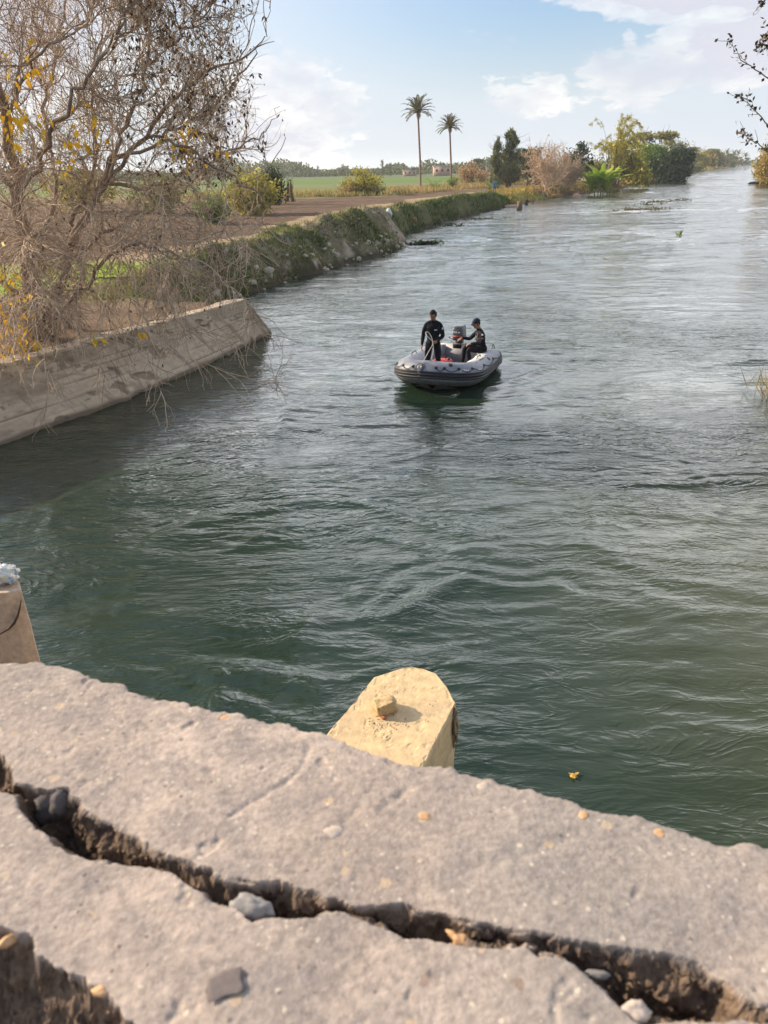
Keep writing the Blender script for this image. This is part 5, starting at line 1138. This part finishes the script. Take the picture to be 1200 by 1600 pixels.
T(1016, 228, 18, 212, 'broad', 'bright green creeper covered tree at the water edge', 'green', 'tree', 11, 9000, lo=.0, ls=1.2)
T(1049, 230, 22, 214, 'broad', 'darkest green bushy tree leaning over the water', 'dark', 'tree', 12, 9000, lo=.0, ls=1.3)
T(984, 262, 16, 158, 'broad', 'dark bush under the bamboo at the water edge', 'dark', 'tree', 13, 3000, lo=.0)
T(925, 240, 17, 190, 'broad', 'small olive tree seen left of the bamboo', 'olive', 'tree', 14, 2500, lo=.0)
for k, (x, yt, hw, Y_, lm, lb) in enumerate(((1078, 231, 20, 235, 'olive', 'first olive tree past the dark leaning tree on the far bank'), (1094, 233, 13, 262, 'orange', 'tan tree second past the dark leaning tree'), (1107, 234, 15, 285, 'olive', 'olive tree third past the dark leaning tree'),
        (1122, 241, 11, 330, 'haze', 'grey green tree on the far bank below the distant palms'), (1135, 243, 11, 380, 'olive', 'small olive tree far along the canal'), (1147, 246, 10, 450, 'orange', 'small russet tree far along the canal'), (1158, 247, 9, 540, 'haze', 'last tiny tree before the canal bends away'), (1070, 246, 14, 215, 'orange', 'low tan bush at the foot of the first olive tree past the dark one'), (1087, 240, 15, 250, 'yellow', 'yellow green tree between the first olive and the tan tree past the dark one'), (1115, 239, 14, 300, 'orange', 'russet green tree between the third olive and the grey green tree'), (1064, 236, 14, 205, 'olive', 'olive tree directly right of the darkest leaning tree'), (1130, 241, 12, 350, 'olive', 'olive tree left of the small olive one far along the canal'))):
    T(x, yt, hw, Y_, 'broad', lb, lm, 'tree', 40+k, 4500, lo=.0, ls=1.6)
for k, (x, yt, Y_) in enumerate(((1137, 233, 620), (1148, 235, 640), (1155, 234, 660), (1166, 238, 700))):
    palm(x, yt, Y_, ('small hazy palm, %s of the far group above the canal end' % ('leftmost', 'second from left', 'third from left', 'rightmost')[k]), 6.5, 50+k, None, 'far palms above the canal end', 14, False)
# right bank
T(1205, 205, 22, 178, 'broad', 'orange tinted leafy tree on the right bank at the picture edge', 'orange', 'tree', 60, 6500, lo=.0)
shrub(1190, 236, 15, 190, 'yellow green bush on the right bank beside the orange tinted tree', 'orange', 61, 3000)
for k, (x, y_, h_, lm) in enumerate(((11.2, 12, 3.2, 'green'), (12.6, 18, 3.8, 'orange'), (17.5, 24.5, 3.0, 'olive'), (11.8, 6.5, 3.0, 'olive'))):
    r_ = np.random.default_rng(600+k); b = np.array([x, y_, float(ground_z(x, y_)[0])-.05]); t = empty('shrub', b)
    tag(t, ('leafy green bush on the right bank beside the riverside tree', 'orange tinted bush on the right bank above the reeds', 'olive bush on the right bank past the reeds', 'olive bush on the right bank nearest the bridge')[k], 'shrub', 'bushes on the near right bank')
    a_ = r_.uniform(0, 2*math.pi, 20); st = np.stack([np.stack([np.cos(a_)*u*1.2*r_.uniform(.3, 1, 20), np.sin(a_)*u*1.2, h_*u*r_.uniform(.7, 1, 20)], -1) for u in np.linspace(0, 1, 6)], 1); g = Geo(); g.tubes(st, taper(20, 6, .03, .01), 4); g.build('stems', tbark, parent=t)
    n = 5000; i = r_.integers(0, 20, n); Q = st[i, r_.integers(1, 6, n)]+r_.normal(size=(n, 3))*.28; Q[:, 2] = np.maximum(Q[:, 2], .05); gl = Geo(); gl.leaves(Q, nrm(r_.normal(size=(n, 3))), r_.normal(size=(n, 3)), .12, .06); gl.build('foliage', LM[lm], parent=t)
# banana plant
bb = base_at(938, 141); t = empty('banana_plant', bb); tag(t, 'bright green banana plant with broad arching leaves in front of the bamboo', 'banana plant'); r_ = np.random.default_rng(8)
g = Geo(); gs = Geo(); Wb = 22*141/FPX; Hb = zat(938, 250, 141)-bb[2]
for sx, sy in ((-.9, 0), (.2, .4), (1.1, -.2), (-.1, -.6), (-1.7, .3), (1.7, .3), (.7, .9), (-.6, -.9)):
    hs_ = Hb*r_.uniform(.28, .45); gs.tubes(cat_rom([(sx, sy, 0), (sx*1.05, sy, hs_*.5), (sx*1.1, sy, hs_)], 8), np.linspace(.14, .08, 8), 8)
    for k in range(9):
        a_ = r_.uniform(0, 2*math.pi); e = rad(r_.uniform(48, 89)); c_ = np.array([sx*.9, sy, hs_]); d_ = np.array([math.cos(a_), math.sin(a_), 0]); L_ = r_.uniform(.50, .72)*Hb; sp_ = [c_]
        for q in range(8): e -= rad(7.5); c_ = c_+(d_*math.cos(e)+np.array([0, 0, math.sin(e)]))*L_/8; sp_.append(c_)
        sp_ = np.array(sp_); sd = np.cross(d_, [0, 0, 1.0]); wq_ = .42*np.sin(np.pi*np.linspace(.06, .97, 9))**.6
        g.grid(np.stack([sp_+sd*wq_[:, None]-[0, 0, .07], sp_, sp_-sd*wq_[:, None]-[0, 0, .07]], 1))
gs.build('stems', mat('banana_stem', (.16, .17, .05), rough=.8), parent=t); g.build('leaves', LM['banana'], parent=t)

# ---- field shrubs and scattered plants of the middle distance
shrub(567, 262, 32, 126, 'large yellow green shrub standing alone in the middle of the field', 'yellow', 1, 4200)
shrub(548, 281, 14, 124, 'straw coloured low bush at the left foot of the large field shrub', 'dry', 2, 900)
shrub(590, 285, 14, 124, 'drooping dull green bush at the right foot of the large field shrub', 'olive', 3, 900)
shrub(735, 254, 28, 168, 'russet dry bush right behind the shorter date palm', 'tan', 4, 2000)
shrub(752, 262, 17, 172, 'small russet bush further right behind the shorter palm', 'tan', 14, 900)
shrub(706, 272, 10, 150, 'small green bush beside the foot of the shorter palm', 'green', 5, 700)
shrub(1000, 280, 18, 150, 'low yellow grassy bush at the water edge below the olive tree', 'yellow', 6, 900)
shrub(392, 262, 45, 78, 'broad yellow green bush seen through the right side of the bare tree', 'yellow', 7, 4500)
shrub(330, 300, 30, 66, 'lower green bush behind the bare tree twigs', 'green', 8, 3000)
shrub(428, 258, 17, 100, 'dark round bush in the field left of the green strips', 'dark', 9, 2200)
shrub(250, 270, 55, 82, 'wide olive bush far behind the bare tree', 'olive', 10, 3500)
shrub(120, 262, 60, 90, 'wide yellowish bush behind the trunk of the bare tree', 'yellow', 11, 3500)
shrub(409, 300, 12, 88, 'small dark bush beside the dry stalks', 'dark', 12, 700)
def small_palm(x, yt, Y_, label, seed, lm='palm'):
    r_ = np.random.default_rng(seed); b = base_at(x, Y_); Hh = zat(x, yt, Y_)-b[2]; t = empty('young_palm', b); tag(t, label, 'palm', 'young palms in the field'); g = Geo()
    for k in range(16):
        a_ = k*2.4; e = rad(85-50*(k/16)); L_ = Hh*r_.uniform(.8, 1.05); d_ = np.array([math.cos(a_), math.sin(a_), 0]); c_ = np.array([0, 0, .05*Hh]); sp_ = [c_]
        for q in range(8): e -= rad(10); c_ = c_+(d_*math.cos(e)+np.array([0, 0, math.sin(e)]))*L_/8; sp_.append(c_)
        sp_ = cat_rom(sp_, 16); g.tubes(sp_, np.linspace(.03, .01, 16), 3); T_l = nrm(np.gradient(sp_, axis=0)); sd = nrm(np.cross(T_l, [0, 0, 1.0]))
        for s_ in (-1, 1): g.leaves(sp_, nrm(T_l*.7+sd*s_*.8), np.cross(T_l, sd), .16*L_, .06)
    g.build('fronds', LM[lm], parent=t); gt = Geo(); gt.tubes([(0, 0, -.05), (0, 0, .12*Hh)], [.12, .10], 8, caps=True); gt.build('trunk', pbark, parent=t)
small_palm(679, 264, 140, 'green young palm clump between the two tall palms', 1, 'green'); small_palm(1e3*.536, 268, 128, 'straw coloured young palm left of the large field shrub', 2, 'dry'); small_palm(768, 268, 132, 'young palm left of the casuarinas', 3, 'green'); small_palm(622, 280, 130, 'low young palm right of the large field shrub', 4, 'dry')
# dry stalk stack in the field
b = base_at(453, 104); t = empty('corn_stalk_stack', b); tag(t, 'upright bundle of dry stalks standing alone in the ploughed field', 'stalk bundle'); g = Geo(); r_ = np.random.default_rng(4)
for k in range(34):
    a_ = r_.uniform(0, 6.28); q = r_.uniform(.3, 1); g.tubes([(math.cos(a_)*.75*q, math.sin(a_)*.5*q, 0), (math.cos(a_)*.35*q, math.sin(a_)*.25*q, 1.4), (math.cos(a_+.4)*.5*q+.15, math.sin(a_)*.4*q, r_.uniform(1.6, 3.0))], [.04, .035, .015], 3)
g.build('stalks', mat('dry_stalk', (.22, .145, .085), rough=.95, island=.4), parent=t)

# ---- grasses (uncountable)
def blades(name, P, hgt_, wid_, lean, m, label, cat, lz=1.0, seed=0):
    r_ = np.random.default_rng(seed); n = len(P); g = Geo(); D_ = nrm(r_.normal(size=(n, 3))*[lean, lean, .1]+[0, 0, lz]); h_ = hgt_*r_.uniform(.5, 1.3, n)
    g.leaves(P, D_, r_.normal(size=(n, 3))*[1, 1, .1], h_, wid_*r_.uniform(.6, 1.3, n), fold=.0); o = g.build(name, m); tag(o, label, cat, kind='stuff'); return o
def scatter(n, x0, x1, y0, y1, cond, seed):
    r_ = np.random.default_rng(seed); x = r_.uniform(x0, x1, n); y = r_.uniform(y0, y1, n); d, s_, _ = shore_dist(x, y); k = cond(x, y, d, s_); x, y = x[k], y[k]; return np.c_[x, y, ground_z(x, y)-.02]
gm1 = lmat('bank_grass_green', (.13, .17, .04), (.28, .29, .08), .4, .3); gm2 = lmat('bank_grass_dry', (.30, .26, .14), (.48, .41, .24), .35, .2); gm3 = lmat('bank_grass_deep', (.055, .095, .022), (.13, .17, .045), .4, .25); gm4 = lmat('reed_straw', (.36, .255, .10), (.50, .38, .18), .3, .3)
cl = lambda x, y, f, s: fbm(x*f, y*f, 0, 3, seed=s)
def cap_(a, n): 
    return a if len(a) <= n else a[np.random.default_rng(1).permutation(len(a))[:n]]
P = scatter(120000, -12, 6, 26, 64, lambda x, y, d, s: (s < 0) & (d > .1) & (d < 3.6) & (cl(x, y, .55, 71) > -.1), 1); blades('bank_grass', cap_(P, 20000), .22, .038, .55, gm1, 'rough green grass growing over the near spoil bank', 'grass', seed=1)
P = scatter(100000, -12, 6, 26, 64, lambda x, y, d, s: (s < 0) & (d > .2) & (d < 4.6) & (cl(x, y, .6, 72) > .1), 2); blades('bank_dry_grass', cap_(P, 15000), .24, .035, .8, gm2, 'pale dry grass and dead stems on the near spoil bank', 'grass', seed=2)
P = scatter(60000, -12, 6, 26, 64, lambda x, y, d, s: (s < 0) & (d > .05) & (d < 2.2) & (cl(x, y, .5, 73) > .2), 3); blades('bank_weeds', cap_(P, 8000), .24, .08, .9, gm3, 'dark leafy weeds on the river side of the near spoil bank', 'weeds', seed=3)
P = scatter(120000, 0, 24, 60, 114, lambda x, y, d, s: (s < 0) & (d > .0) & (d < 1.9) & (cl(x, y, .5, 79)+.9*np.random.default_rng(2).random(len(x)) > .05), 4); blades('bank_reeds', cap_(P, 22000), .42, .06, .5, gm3, 'dark hanging grass along the lower far spoil bank', 'grass', seed=4)
P = scatter(60000, 0, 24, 60, 114, lambda x, y, d, s: (s < 0) & (d > 1.2) & (d < 3.6), 5); blades('bank_crest_grass', cap_(P, 9000), .35, .06, .6, gm2, 'dry grass on the crest of the lower far spoil bank', 'grass', seed=5)
P = scatter(60000, -26, -4, 28, 60, lambda x, y, d, s: (s < 0) & (d > 3.6) & (d < 9.5) & ((d < 6) | (y < 38)) & (cl(x, y, .8, 74) > -.4), 6); blades('track_grass', cap_(P, 12000), .15, .03, .6, lmat('young_grass', (.20, .27, .04), (.34, .36, .08)), 'short bright grass beside the dirt track', 'grass', seed=6)
P = scatter(120000, -30, 36, 117, 205, lambda x, y, d, s: (s < 0) & (y > 119+np.maximum(0, 1.7*(x-2))) & (y < 141+np.maximum(0, 1.7*(x-2))) & (cl(x, y, .16, 75) > -.25), 7); blades('dry_reeds', cap_(P, 12000), .85, .12, .35, gm4, 'straw coloured reeds along the far edge of the ploughed field', 'reeds', seed=7)
P = scatter(90000, -34, 40, 118, 200, lambda x, y, d, s: (s < 0) & (y > 120+np.maximum(0, 1.7*(x-2))) & (y < 146+np.maximum(0, 1.7*(x-2))) & (cl(x, y, .2, 76) > .2), 8); blades('field_edge_weeds', cap_(P, 4500), .9, .14, .5, LM['olive'], 'green weeds among the straw reeds at the field edge', 'weeds', seed=8)
P = scatter(60000, 18, 60, 108, 175, lambda x, y, d, s: (s < 0) & (d > 0) & (d < 7) & (cl(x, y, .3, 77) > -.3), 9); blades('far_bank_grass', cap_(P, 9000), .7, .12, .6, LM['orange'], 'tan and green grass at the foot of the bank trees', 'grass', seed=9)
P = scatter(80000, 50, 330, 160, 640, lambda x, y, d, s: (d > 0) & (d < 12), 10); blades('far_bank_scrub', cap_(P, 7000), 1.8, .6, .7, LM['orange'], 'low tan scrub along both banks far up the canal', 'scrub', seed=10)
P = scatter(30000, 9, 20, 9, 30, lambda x, y, d, s: (s > 0) & (d > 0) & (d < 4), 11); blades('right_bank_grass', cap_(P, 5000), .45, .05, .6, LM['orange'], 'tall grass on the near right bank', 'grass', seed=11)
P = scatter(20000, -20, -5, 17, 27, lambda x, y, d, s: (s < 0) & (d > 1.0) & (cl(x, y, .9, 78) > .45), 12); blades('yard_litter', cap_(P, 1500), .12, .02, 1.2, gm2, 'dry litter on the trampled earth under the bare tree', 'leaf litter', lz=.3, seed=12)
# reeds standing in the water at the right edge
r_ = np.random.default_rng(9); b = np.array([9.66, 16.9, -.05]); g = Geo(); n = 170; P = r_.normal(size=(n, 3))*[.30, .45, 0]+[0, 0, 0]
D_ = nrm(r_.normal(size=(n, 3))*[.35, .3, .1]+[-.25, 0, 1]); g.leaves(P, D_, r_.normal(size=(n, 3)), r_.uniform(.35, .95, n), .022)
t = g.build('reeds', LM['orange'], loc=None); t.location = b; tag(t, 'tuft of yellowish reeds in the water at the right picture edge', 'reeds')

# ---- distant wood on the left horizon
r_ = np.random.default_rng(12); g = Geo(); xs = r_.uniform(-420, 110, 26000); ys = r_.uniform(430, 520, 26000); h_ = (5+4.0*fbm(xs*.035, 0*xs, 0, 4, .6, seed=80)+1.5*fbm(xs*.2, 0*xs, 0, 2, seed=81)).clip(2.5); zz = LAND+h_*r_.random(26000)**.8
g.leaves(np.c_[xs, ys, zz], nrm(r_.normal(size=(26000, 3))), r_.normal(size=(26000, 3)), 1.9, 1.2); o = g.build('distant_wood', LM['haze']); tag(o, 'hazy line of distant woods on the left horizon', 'woods', kind='stuff')
for k, (x, yt, hw, Y_) in enumerate(((485, 256, 4, 420), (499, 258, 5, 425), (537, 256, 5, 425), (598, 249, 4.5, 400), (611, 254, 3.5, 400), (584, 262, 4, 420), (745, 249, 9, 300), (722, 262, 8, 330))):
    T(x, yt, hw, Y_, 'casuarina' if k < 6 else 'broad', ('first slender far tree left on the horizon', 'second slender far tree from the left on the horizon', 'slender far tree left of the large field shrub', 'tallest slender far tree just left of the tall palm', 'slimmer far tree close beside the tallest slender one', 'short slender far tree left of the tallest slender one',
      'rounded far tree behind the russet bushes', 'low rounded far tree between the palms and russet bushes')[k], 'haze', 'tree', 80+k, 900, group='far trees on the left horizon', ls=1.6)
hm = mat('pink_plaster', (.50, .33, .27), rough=.9, var=.1); hr = mat('grey_roof', (.35, .33, .32), rough=.9); dk = mat('dark_opening', (.05, .05, .055), rough=.5)
for k, (x, yt, w_, Y_, lb) in enumerate(((690, 259, 7.5, 360, 'pink plastered farmhouse with flat roof beyond the shorter palm'), (640, 266, 6, 380, 'low pale farmhouse on the horizon between shrub and palm'), (760, 262, 5, 330, 'small pink house behind the casuarinas'))):
    b = base_at(x, Y_); hh = zat(x, yt, Y_)-b[2]; t = empty('farmhouse', b); tag(t, lb, 'house', 'houses on the horizon')
    g = Geo(); g.prism([(-w_/2, -3), (w_/2, -3), (w_/2, 3), (-w_/2, 3)], 0, hh-.3); g.build('wall', hm, parent=t); g = Geo(); g.prism([(-w_/2-.25, -3.25), (w_/2+.25, -3.25), (w_/2+.25, 3.25), (-w_/2-.25, 3.25)], hh-.3, hh); g.build('roof', hr, parent=t)
    for q in range(3): g = Geo(); g.box((-w_/2+w_*(q+.5)/3, -3.02, hh*.55), (w_*.12, .1, hh*.25)); g.build('window', dk, parent=t)

# ================================================================ STONES, LITTER, FLOATING THINGS, FAR PEOPLE
st1 = mat('pale_limestone', (.42, .365, .29), rough=.9, var=.25, vscale=6, bump=.5, bscale=14); st2 = mat('brown_clod', (.22, .17, .12), rough=.95, var=.3, vscale=6, bump=.7, bscale=12)
proto = []
for k in range(5):
    g = Geo(); g.ell((0, 0, 0), (1, .75, .6), nu=14, nv=9, fn=lambda V, k=k: V*(1+.30*fbm(V[:, 0]*1.3+k*5, V[:, 1]*1.3, V[:, 2]*1.3, 3, .55, seed=k))[:, None]); o = g.build('rubble_stone', st1 if k < 3 else st2); proto.append(o)
r_ = np.random.default_rng(17); cnt = 0
def put(o, p, s_, label, group, first):
    c_ = o if first else o.copy()
    if not first: COL.objects.link(c_)
    c_.location = p; c_.scale = (s_, s_, s_); c_.rotation_euler = (r_.uniform(-.4, .4), r_.uniform(-.4, .4), r_.uniform(0, 6.28)); tag(c_, label, 'stone', group); return c_
used = [False]*5
Lc = np.r_[0, np.cumsum(np.hypot(*np.diff(LS, axis=0).T))]
def shore_pt(y, off):
    x = np.interp(y, LS[:, 1], LS[:, 0]); x2 = np.interp(y+.5, LS[:, 1], LS[:, 0]); d_ = nrm(np.array([x2-x, .5])); n_ = np.array([-d_[1], d_[0]]); p = np.array([x, y])+n_*off; return np.array([p[0], p[1], float(ground_z(p[0], p[1])[0])])
def pitem(k, p, s_, label, group):
    global used
    o = put(proto[k], p, s_, label, group, not used[k]); used[k] = True; return o
for k in range(74):
    y = r_.uniform(44, 57) if k < 44 else r_.uniform(27.5, 44); p = shore_pt(y, r_.uniform(-.15, .85)); pitem(k % 3, p+[0, 0, .03], r_.uniform(.08, .24), 'pale rubble stone lying along the waterline below the near spoil bank', 'waterline rubble stones')
for y, off, s_, lb in ((38.0, .35, .36, 'largest white boulder at the waterline near the retaining wall end'), (37.4, .7, .27, 'pale boulder touching the largest white one'), (55.8, .1, .34, 'pale boulder at the outermost tip of the near spoil bank'), (29.0, .3, .22, 'pale stone just behind the retaining wall end')):
    pitem(0, shore_pt(y, off)+[0, 0, .08], s_, lb, 'boulders of the near spoil bank')
for k in range(90):
    y = r_.uniform(28, 60); p = shore_pt(y, r_.uniform(1.4, 3.9)); pitem(3+k % 2 if k % 3 else 0, p+[0, 0, .02], r_.uniform(.07, .22), 'earthy clod or stone on the crest of the near spoil bank', 'clods on the spoil bank')
for k in range(40):
    y = r_.uniform(64, 106); p = shore_pt(y, r_.uniform(1.4, 2.8)); pitem(k % 5, p, r_.uniform(.12, .3), 'stone on the crest of the lower far spoil bank', 'stones on the lower bank')
# sack on the bank, orange bundle, concrete stub, post, pink sacks
def lump(name, p, r3, m, label, cat, seed, fn=None, rz=0):
    def f(V): q = V*(1+.16*fbm(V[:, 0]*2, V[:, 1]*2, V[:, 2]*2, 3, seed=seed))[:, None]; return fn(q) if fn else q
    g = Geo(); g.ell((0, 0, 0), r3, nu=18, nv=12, fn=f, rot=rotm(0, 0, rz)); o = g.build(name, m, smooth=True); o.location = p; return tag(o, label, cat)
p = shore_pt(62.5, 2.2); pz = p[2]
lump('plastic_sack', (at(607, 330, 2.0)[0], 63.0, float(ground_z(at(607, 330, 2.0)[0], 63.0)[0])+.33), (.26, .2, .42), mat('white_plastic', (.62, .66, .66), rough=.5), 'white plastic sack standing on the bank where the two ridges meet', 'sack', 3, lambda q: q*np.stack([1-.45*np.clip(q[:, 2], 0, 1), 1-.45*np.clip(q[:, 2], 0, 1), np.ones(len(q))], -1))
q_ = atY(647, 318, 71); lump('bundle', (q_[0], 71, float(ground_z(q_[0], 71)[0])+.15), (.22, .18, .22), mat('orange_cloth', (.45, .20, .06), rough=.9), 'small orange bundle lying on the lower bank right of the white sack', 'bundle', 4)
pkm = mat('pinkish_block', (.50, .34, .26), rough=.9, var=.15, vscale=2)
q_ = atY(799, 308, 106); t = Geo(); t.prism([(-1.1, -.9), (1.3, -.9), (1.2, 1.1), (-1.2, 1.0)], -.3, .62); o = t.build('concrete_block', pkm); o.location = (q_[0], 106, float(ground_z(q_[0], 106)[0])); o.modifiers.new('b', 'BEVEL').width = .08; tag(o, 'low pinkish concrete block on the bank left of the dark figures', 'concrete block')
q_ = atY(812, 318, 100); g = Geo(); g.tubes([(0, 0, -.6), (.02, 0, .5), (0, 0, 1.0)], [.40, .34, .30], 9, caps=True); o = g.build('tree_stump', tbark); o.location = (q_[0], 100, .0); tag(o, 'dark tree stump at the water edge left of the russet bare tree', 'stump')
for k, (x, w_, lb) in enumerate(((902, .9, 'pink sack on the bank left of the banana plant'), (912, .6, 'smaller pink sack beside the larger one'))):
    q_ = atY(x, 292, 139); lump('sack', (q_[0], 139, float(ground_z(q_[0], 139)[0])+.5), (w_, .6, w_*.85), mat('pink_sack', (.58, .36, .30), rough=.9), lb, 'sack', 5+k)
q_ = at(1193, 287, .0); lump('floating_log', (q_[0]-1, q_[1], .12), (2.4, .5, .45), mat('dark_log', (.03, .028, .02), rough=.9), 'dark clump in the water below the right bank bushes', 'floating debris', 8)
# weed mats
wmM = lmat('water_weed', (.06, .09, .025), (.12, .13, .05)); wmB = lmat('brown_weed', (.14, .12, .06), (.22, .18, .10))
for k, (x, y, hx, hy, ag, n, m_, hh, lb) in enumerate(((664, 381, 1.15, .35, .15, 500, wmM, .12, 'green weed mat floating off the tip of the near spoil bank'), (735, 343, 3.0, .8, .3, 500, wmB, .05, 'thin brown weed drift beside the lower bank'), (700, 352, 1.3, 1.6, .9, 500, wmM, .10, 'weed patch in the corner between the two spoil banks'),
        (1000, 327, 3.2, 2.4, .1, 700, wmB, .06, 'largest brown weed mat in mid canal'), (1030, 316, 2.6, 2.0, .1, 500, wmB, .06, 'brown weed mat just beyond the largest one'), (1062, 313, 1.3, 1.0, .1, 200, wmB, .06, 'smallest brown weed mat right of the others'), (1010, 320, 2.0, 1.0, .1, 240, wmM, .05, 'greenish weed patch between the brown mats'), (950, 300, 3.4, 1.3, .7, 500, wmM, .12, 'dark weed fringe on the water below the banana plant'))):
    r2 = np.random.default_rng(700+k); c_ = at(x, y); P = r2.normal(size=(n, 3))*[hx*.5, hy*.5, 0]; P = P[fbm(P[:, 0]*1.1/hx*2, P[:, 1]*2.5/hy, 0, 3, seed=k) > -.2] if k != 0 else P; P = P@rotz(ag).T; nn_ = len(P); P[:, 2] = .02+hh*r2.random(nn_)**2
    g = Geo(); g.leaves(P, nrm(r2.normal(size=(nn_, 3))*[1, 1, .35]), np.array([0, 0, 1.0])+r2.normal(size=(nn_, 3))*.3, .20*(1+c_[1]/140), .09*(1+c_[1]/110)); o = g.build('weed_mat', m_); o.location = (c_[0], c_[1], 0); tag(o, lb, 'weeds', 'floating weed mats')
c_ = at(1061, 369); g = Geo(); r2 = np.random.default_rng(5); n = 26; g.leaves(r2.normal(size=(n, 3))*[.12, .12, 0], nrm(r2.normal(size=(n, 3))*.35+[0, 0, 1]), r2.normal(size=(n, 3)), r2.uniform(.3, .65, n), .05); o = g.build('reed_sprig', LM['green']); o.location = (c_[0], c_[1], -.03); tag(o, 'lone green sprig sticking out of the water in mid canal', 'reed')
c_ = at(714, 354); g = Geo(); g.tubes([(0, 0, -.1), (0, 0, .22), (0, 0, .30), (0, 0, .42)], [.06, .06, .025, .025], 10, caps=True); o = g.build('plastic_bottle', mat('bottle_white', (.4, .42, .4), rough=.6)); o.location = (c_[0], c_[1], 0); tag(o, 'white plastic bottle bobbing upright beside the lower bank', 'bottle')
c_ = at(896, 1214); g = Geo(); g.ell((0, 0, 0), (.034, .030, .022), nu=16, nv=10, fn=lambda V: V*(1+.2*fbm(V[:, 0]*2, V[:, 1]*2, V[:, 2]*2, 3, seed=6))[:, None]); g.leaves(np.array([[0, 0, .01], [.01, .01, .01], [-.01, 0, .01]]), np.array([[-1, .5, .2], [1, .4, .1], [.2, -1, .2]]), np.array([[0, 0, 1.0]]*3), .055, .03)
o = g.build('floating_fruit', mat('ochre_fruit', (.50, .30, .06), rough=.5, var=.3, vscale=60), smooth=True); o.location = (c_[0], c_[1], .012); tag(o, 'small ochre fruit with leaf scraps floating near the parapet', 'fruit')
# twigs and leaves drifting over the ground near the wall
def figure(x, ybase, Y_, yaw, top, legs, label, h=1.72, arms=0):
    p_ = atY(x, ybase, Y_); gz = float(ground_z(p_[0], Y_)[0]); loc = np.array([p_[0], Y_, gz]); Fq, Vq = frame(loc, yaw); g = Geo(); k = h/1.78
    for sx in (-1, 1):
        limb(g, [Fq((sx*.09*k, 0, .93*k)), Fq((sx*.11*k, .02, .5*k)), Fq((sx*.13*k, -.01, .09*k))], [.095, .065, .045], 12, 10); limb(g, [Fq((sx*.13*k, -.04, .04)), Fq((sx*.14*k, .15, .035))], [.05, .035], 6, 8)
        limb(g, [Fq((sx*.19*k, 0, 1.42*k)), Fq((sx*.26*k, -.02+.05*arms, 1.14*k)), Fq((sx*.20*k, .10+.22*arms, (.90+.2*arms)*k)), Fq((sx*.19*k, .14+.26*arms, (.80+.25*arms)*k))], [.062, .048, .034, .034], 14, 10)
    torso(g, lambda q: Fq(np.asarray(q)*k), Vq); limb(g, [Fq((0, 0, 1.42*k)), Fq((0, .01, 1.58*k))], [.07, .055], 6, 8); T3, R3 = head(g, Fq((0, .03, 1.665*k)), yaw, -.1)
    o = finish(g, 'person', loc, lambda c_: np.where(c_[:, 2]-gz > 1.54*k, 1, 0), vox=.016); o.data.materials.append(legs); o.data.materials[0] = top
    n = len(o.data.polygons); cc = np.empty(n*3, np.float32); o.data.polygons.foreach_get('center', cc); z_ = cc.reshape(-1, 3)[:, 2]
    mi = np.where(z_ > 1.53*k, 1, np.where(z_ < .93*k, 2, 0)); o.data.polygons.foreach_set('material_index', mi.astype(np.int32)); o.data.update()
    tag(o, label, 'person', 'people on the far bank'); g = Geo(); hair_cap(g, T3, R3); hh_ = child(g, 'hair', hair_m, o); hh_.modifiers.new('t', 'SOLIDIFY').thickness = .01; return o
blu = mat('blue_shirt', (.10, .20, .38), rough=.9); drk = mat('dark_clothes', (.035, .03, .035), rough=.9); mar = mat('maroon_clothes', (.12, .03, .035), rough=.9); jean = mat('grey_trousers', (.10, .11, .14), rough=.9)
figure(772, 308, 104, rad(200), blu, jean, 'person in a pale blue top standing at the end of the ploughed field')
figure(823, 312, 112, rad(150), drk, drk, 'person in dark clothes on the bank, left of the two under the russet tree')
figure(833, 312, 112.5, rad(230), mar, drk, 'person in maroon and dark clothes, right of the two under the russet tree', 1.6)
# ================================================================ HAZE over the whole place
hzm = bpy.data.materials.new('haze_air'); hzm.use_nodes = True; ht = hzm.node_tree; ht.nodes.clear(); hg = NT(ht)
ho = hg.n('ShaderNodeOutputMaterial'); pv = hg.n('ShaderNodeVolumePrincipled'); pv.inputs['Color'].default_value = (.86, .90, .96, 1); pv.inputs['Density'].default_value = .00024; pv.inputs['Anisotropy'].default_value = .3
ht.links.new(pv.outputs[0], ho.inputs['Volume'])
g = Geo(); g.box((200, 1690, 13.5), (5900, 3590, 32)); hz = g.build('haze', hzm); tag(hz, 'thin pale haze in the air over the river and fields', kind='stuff')
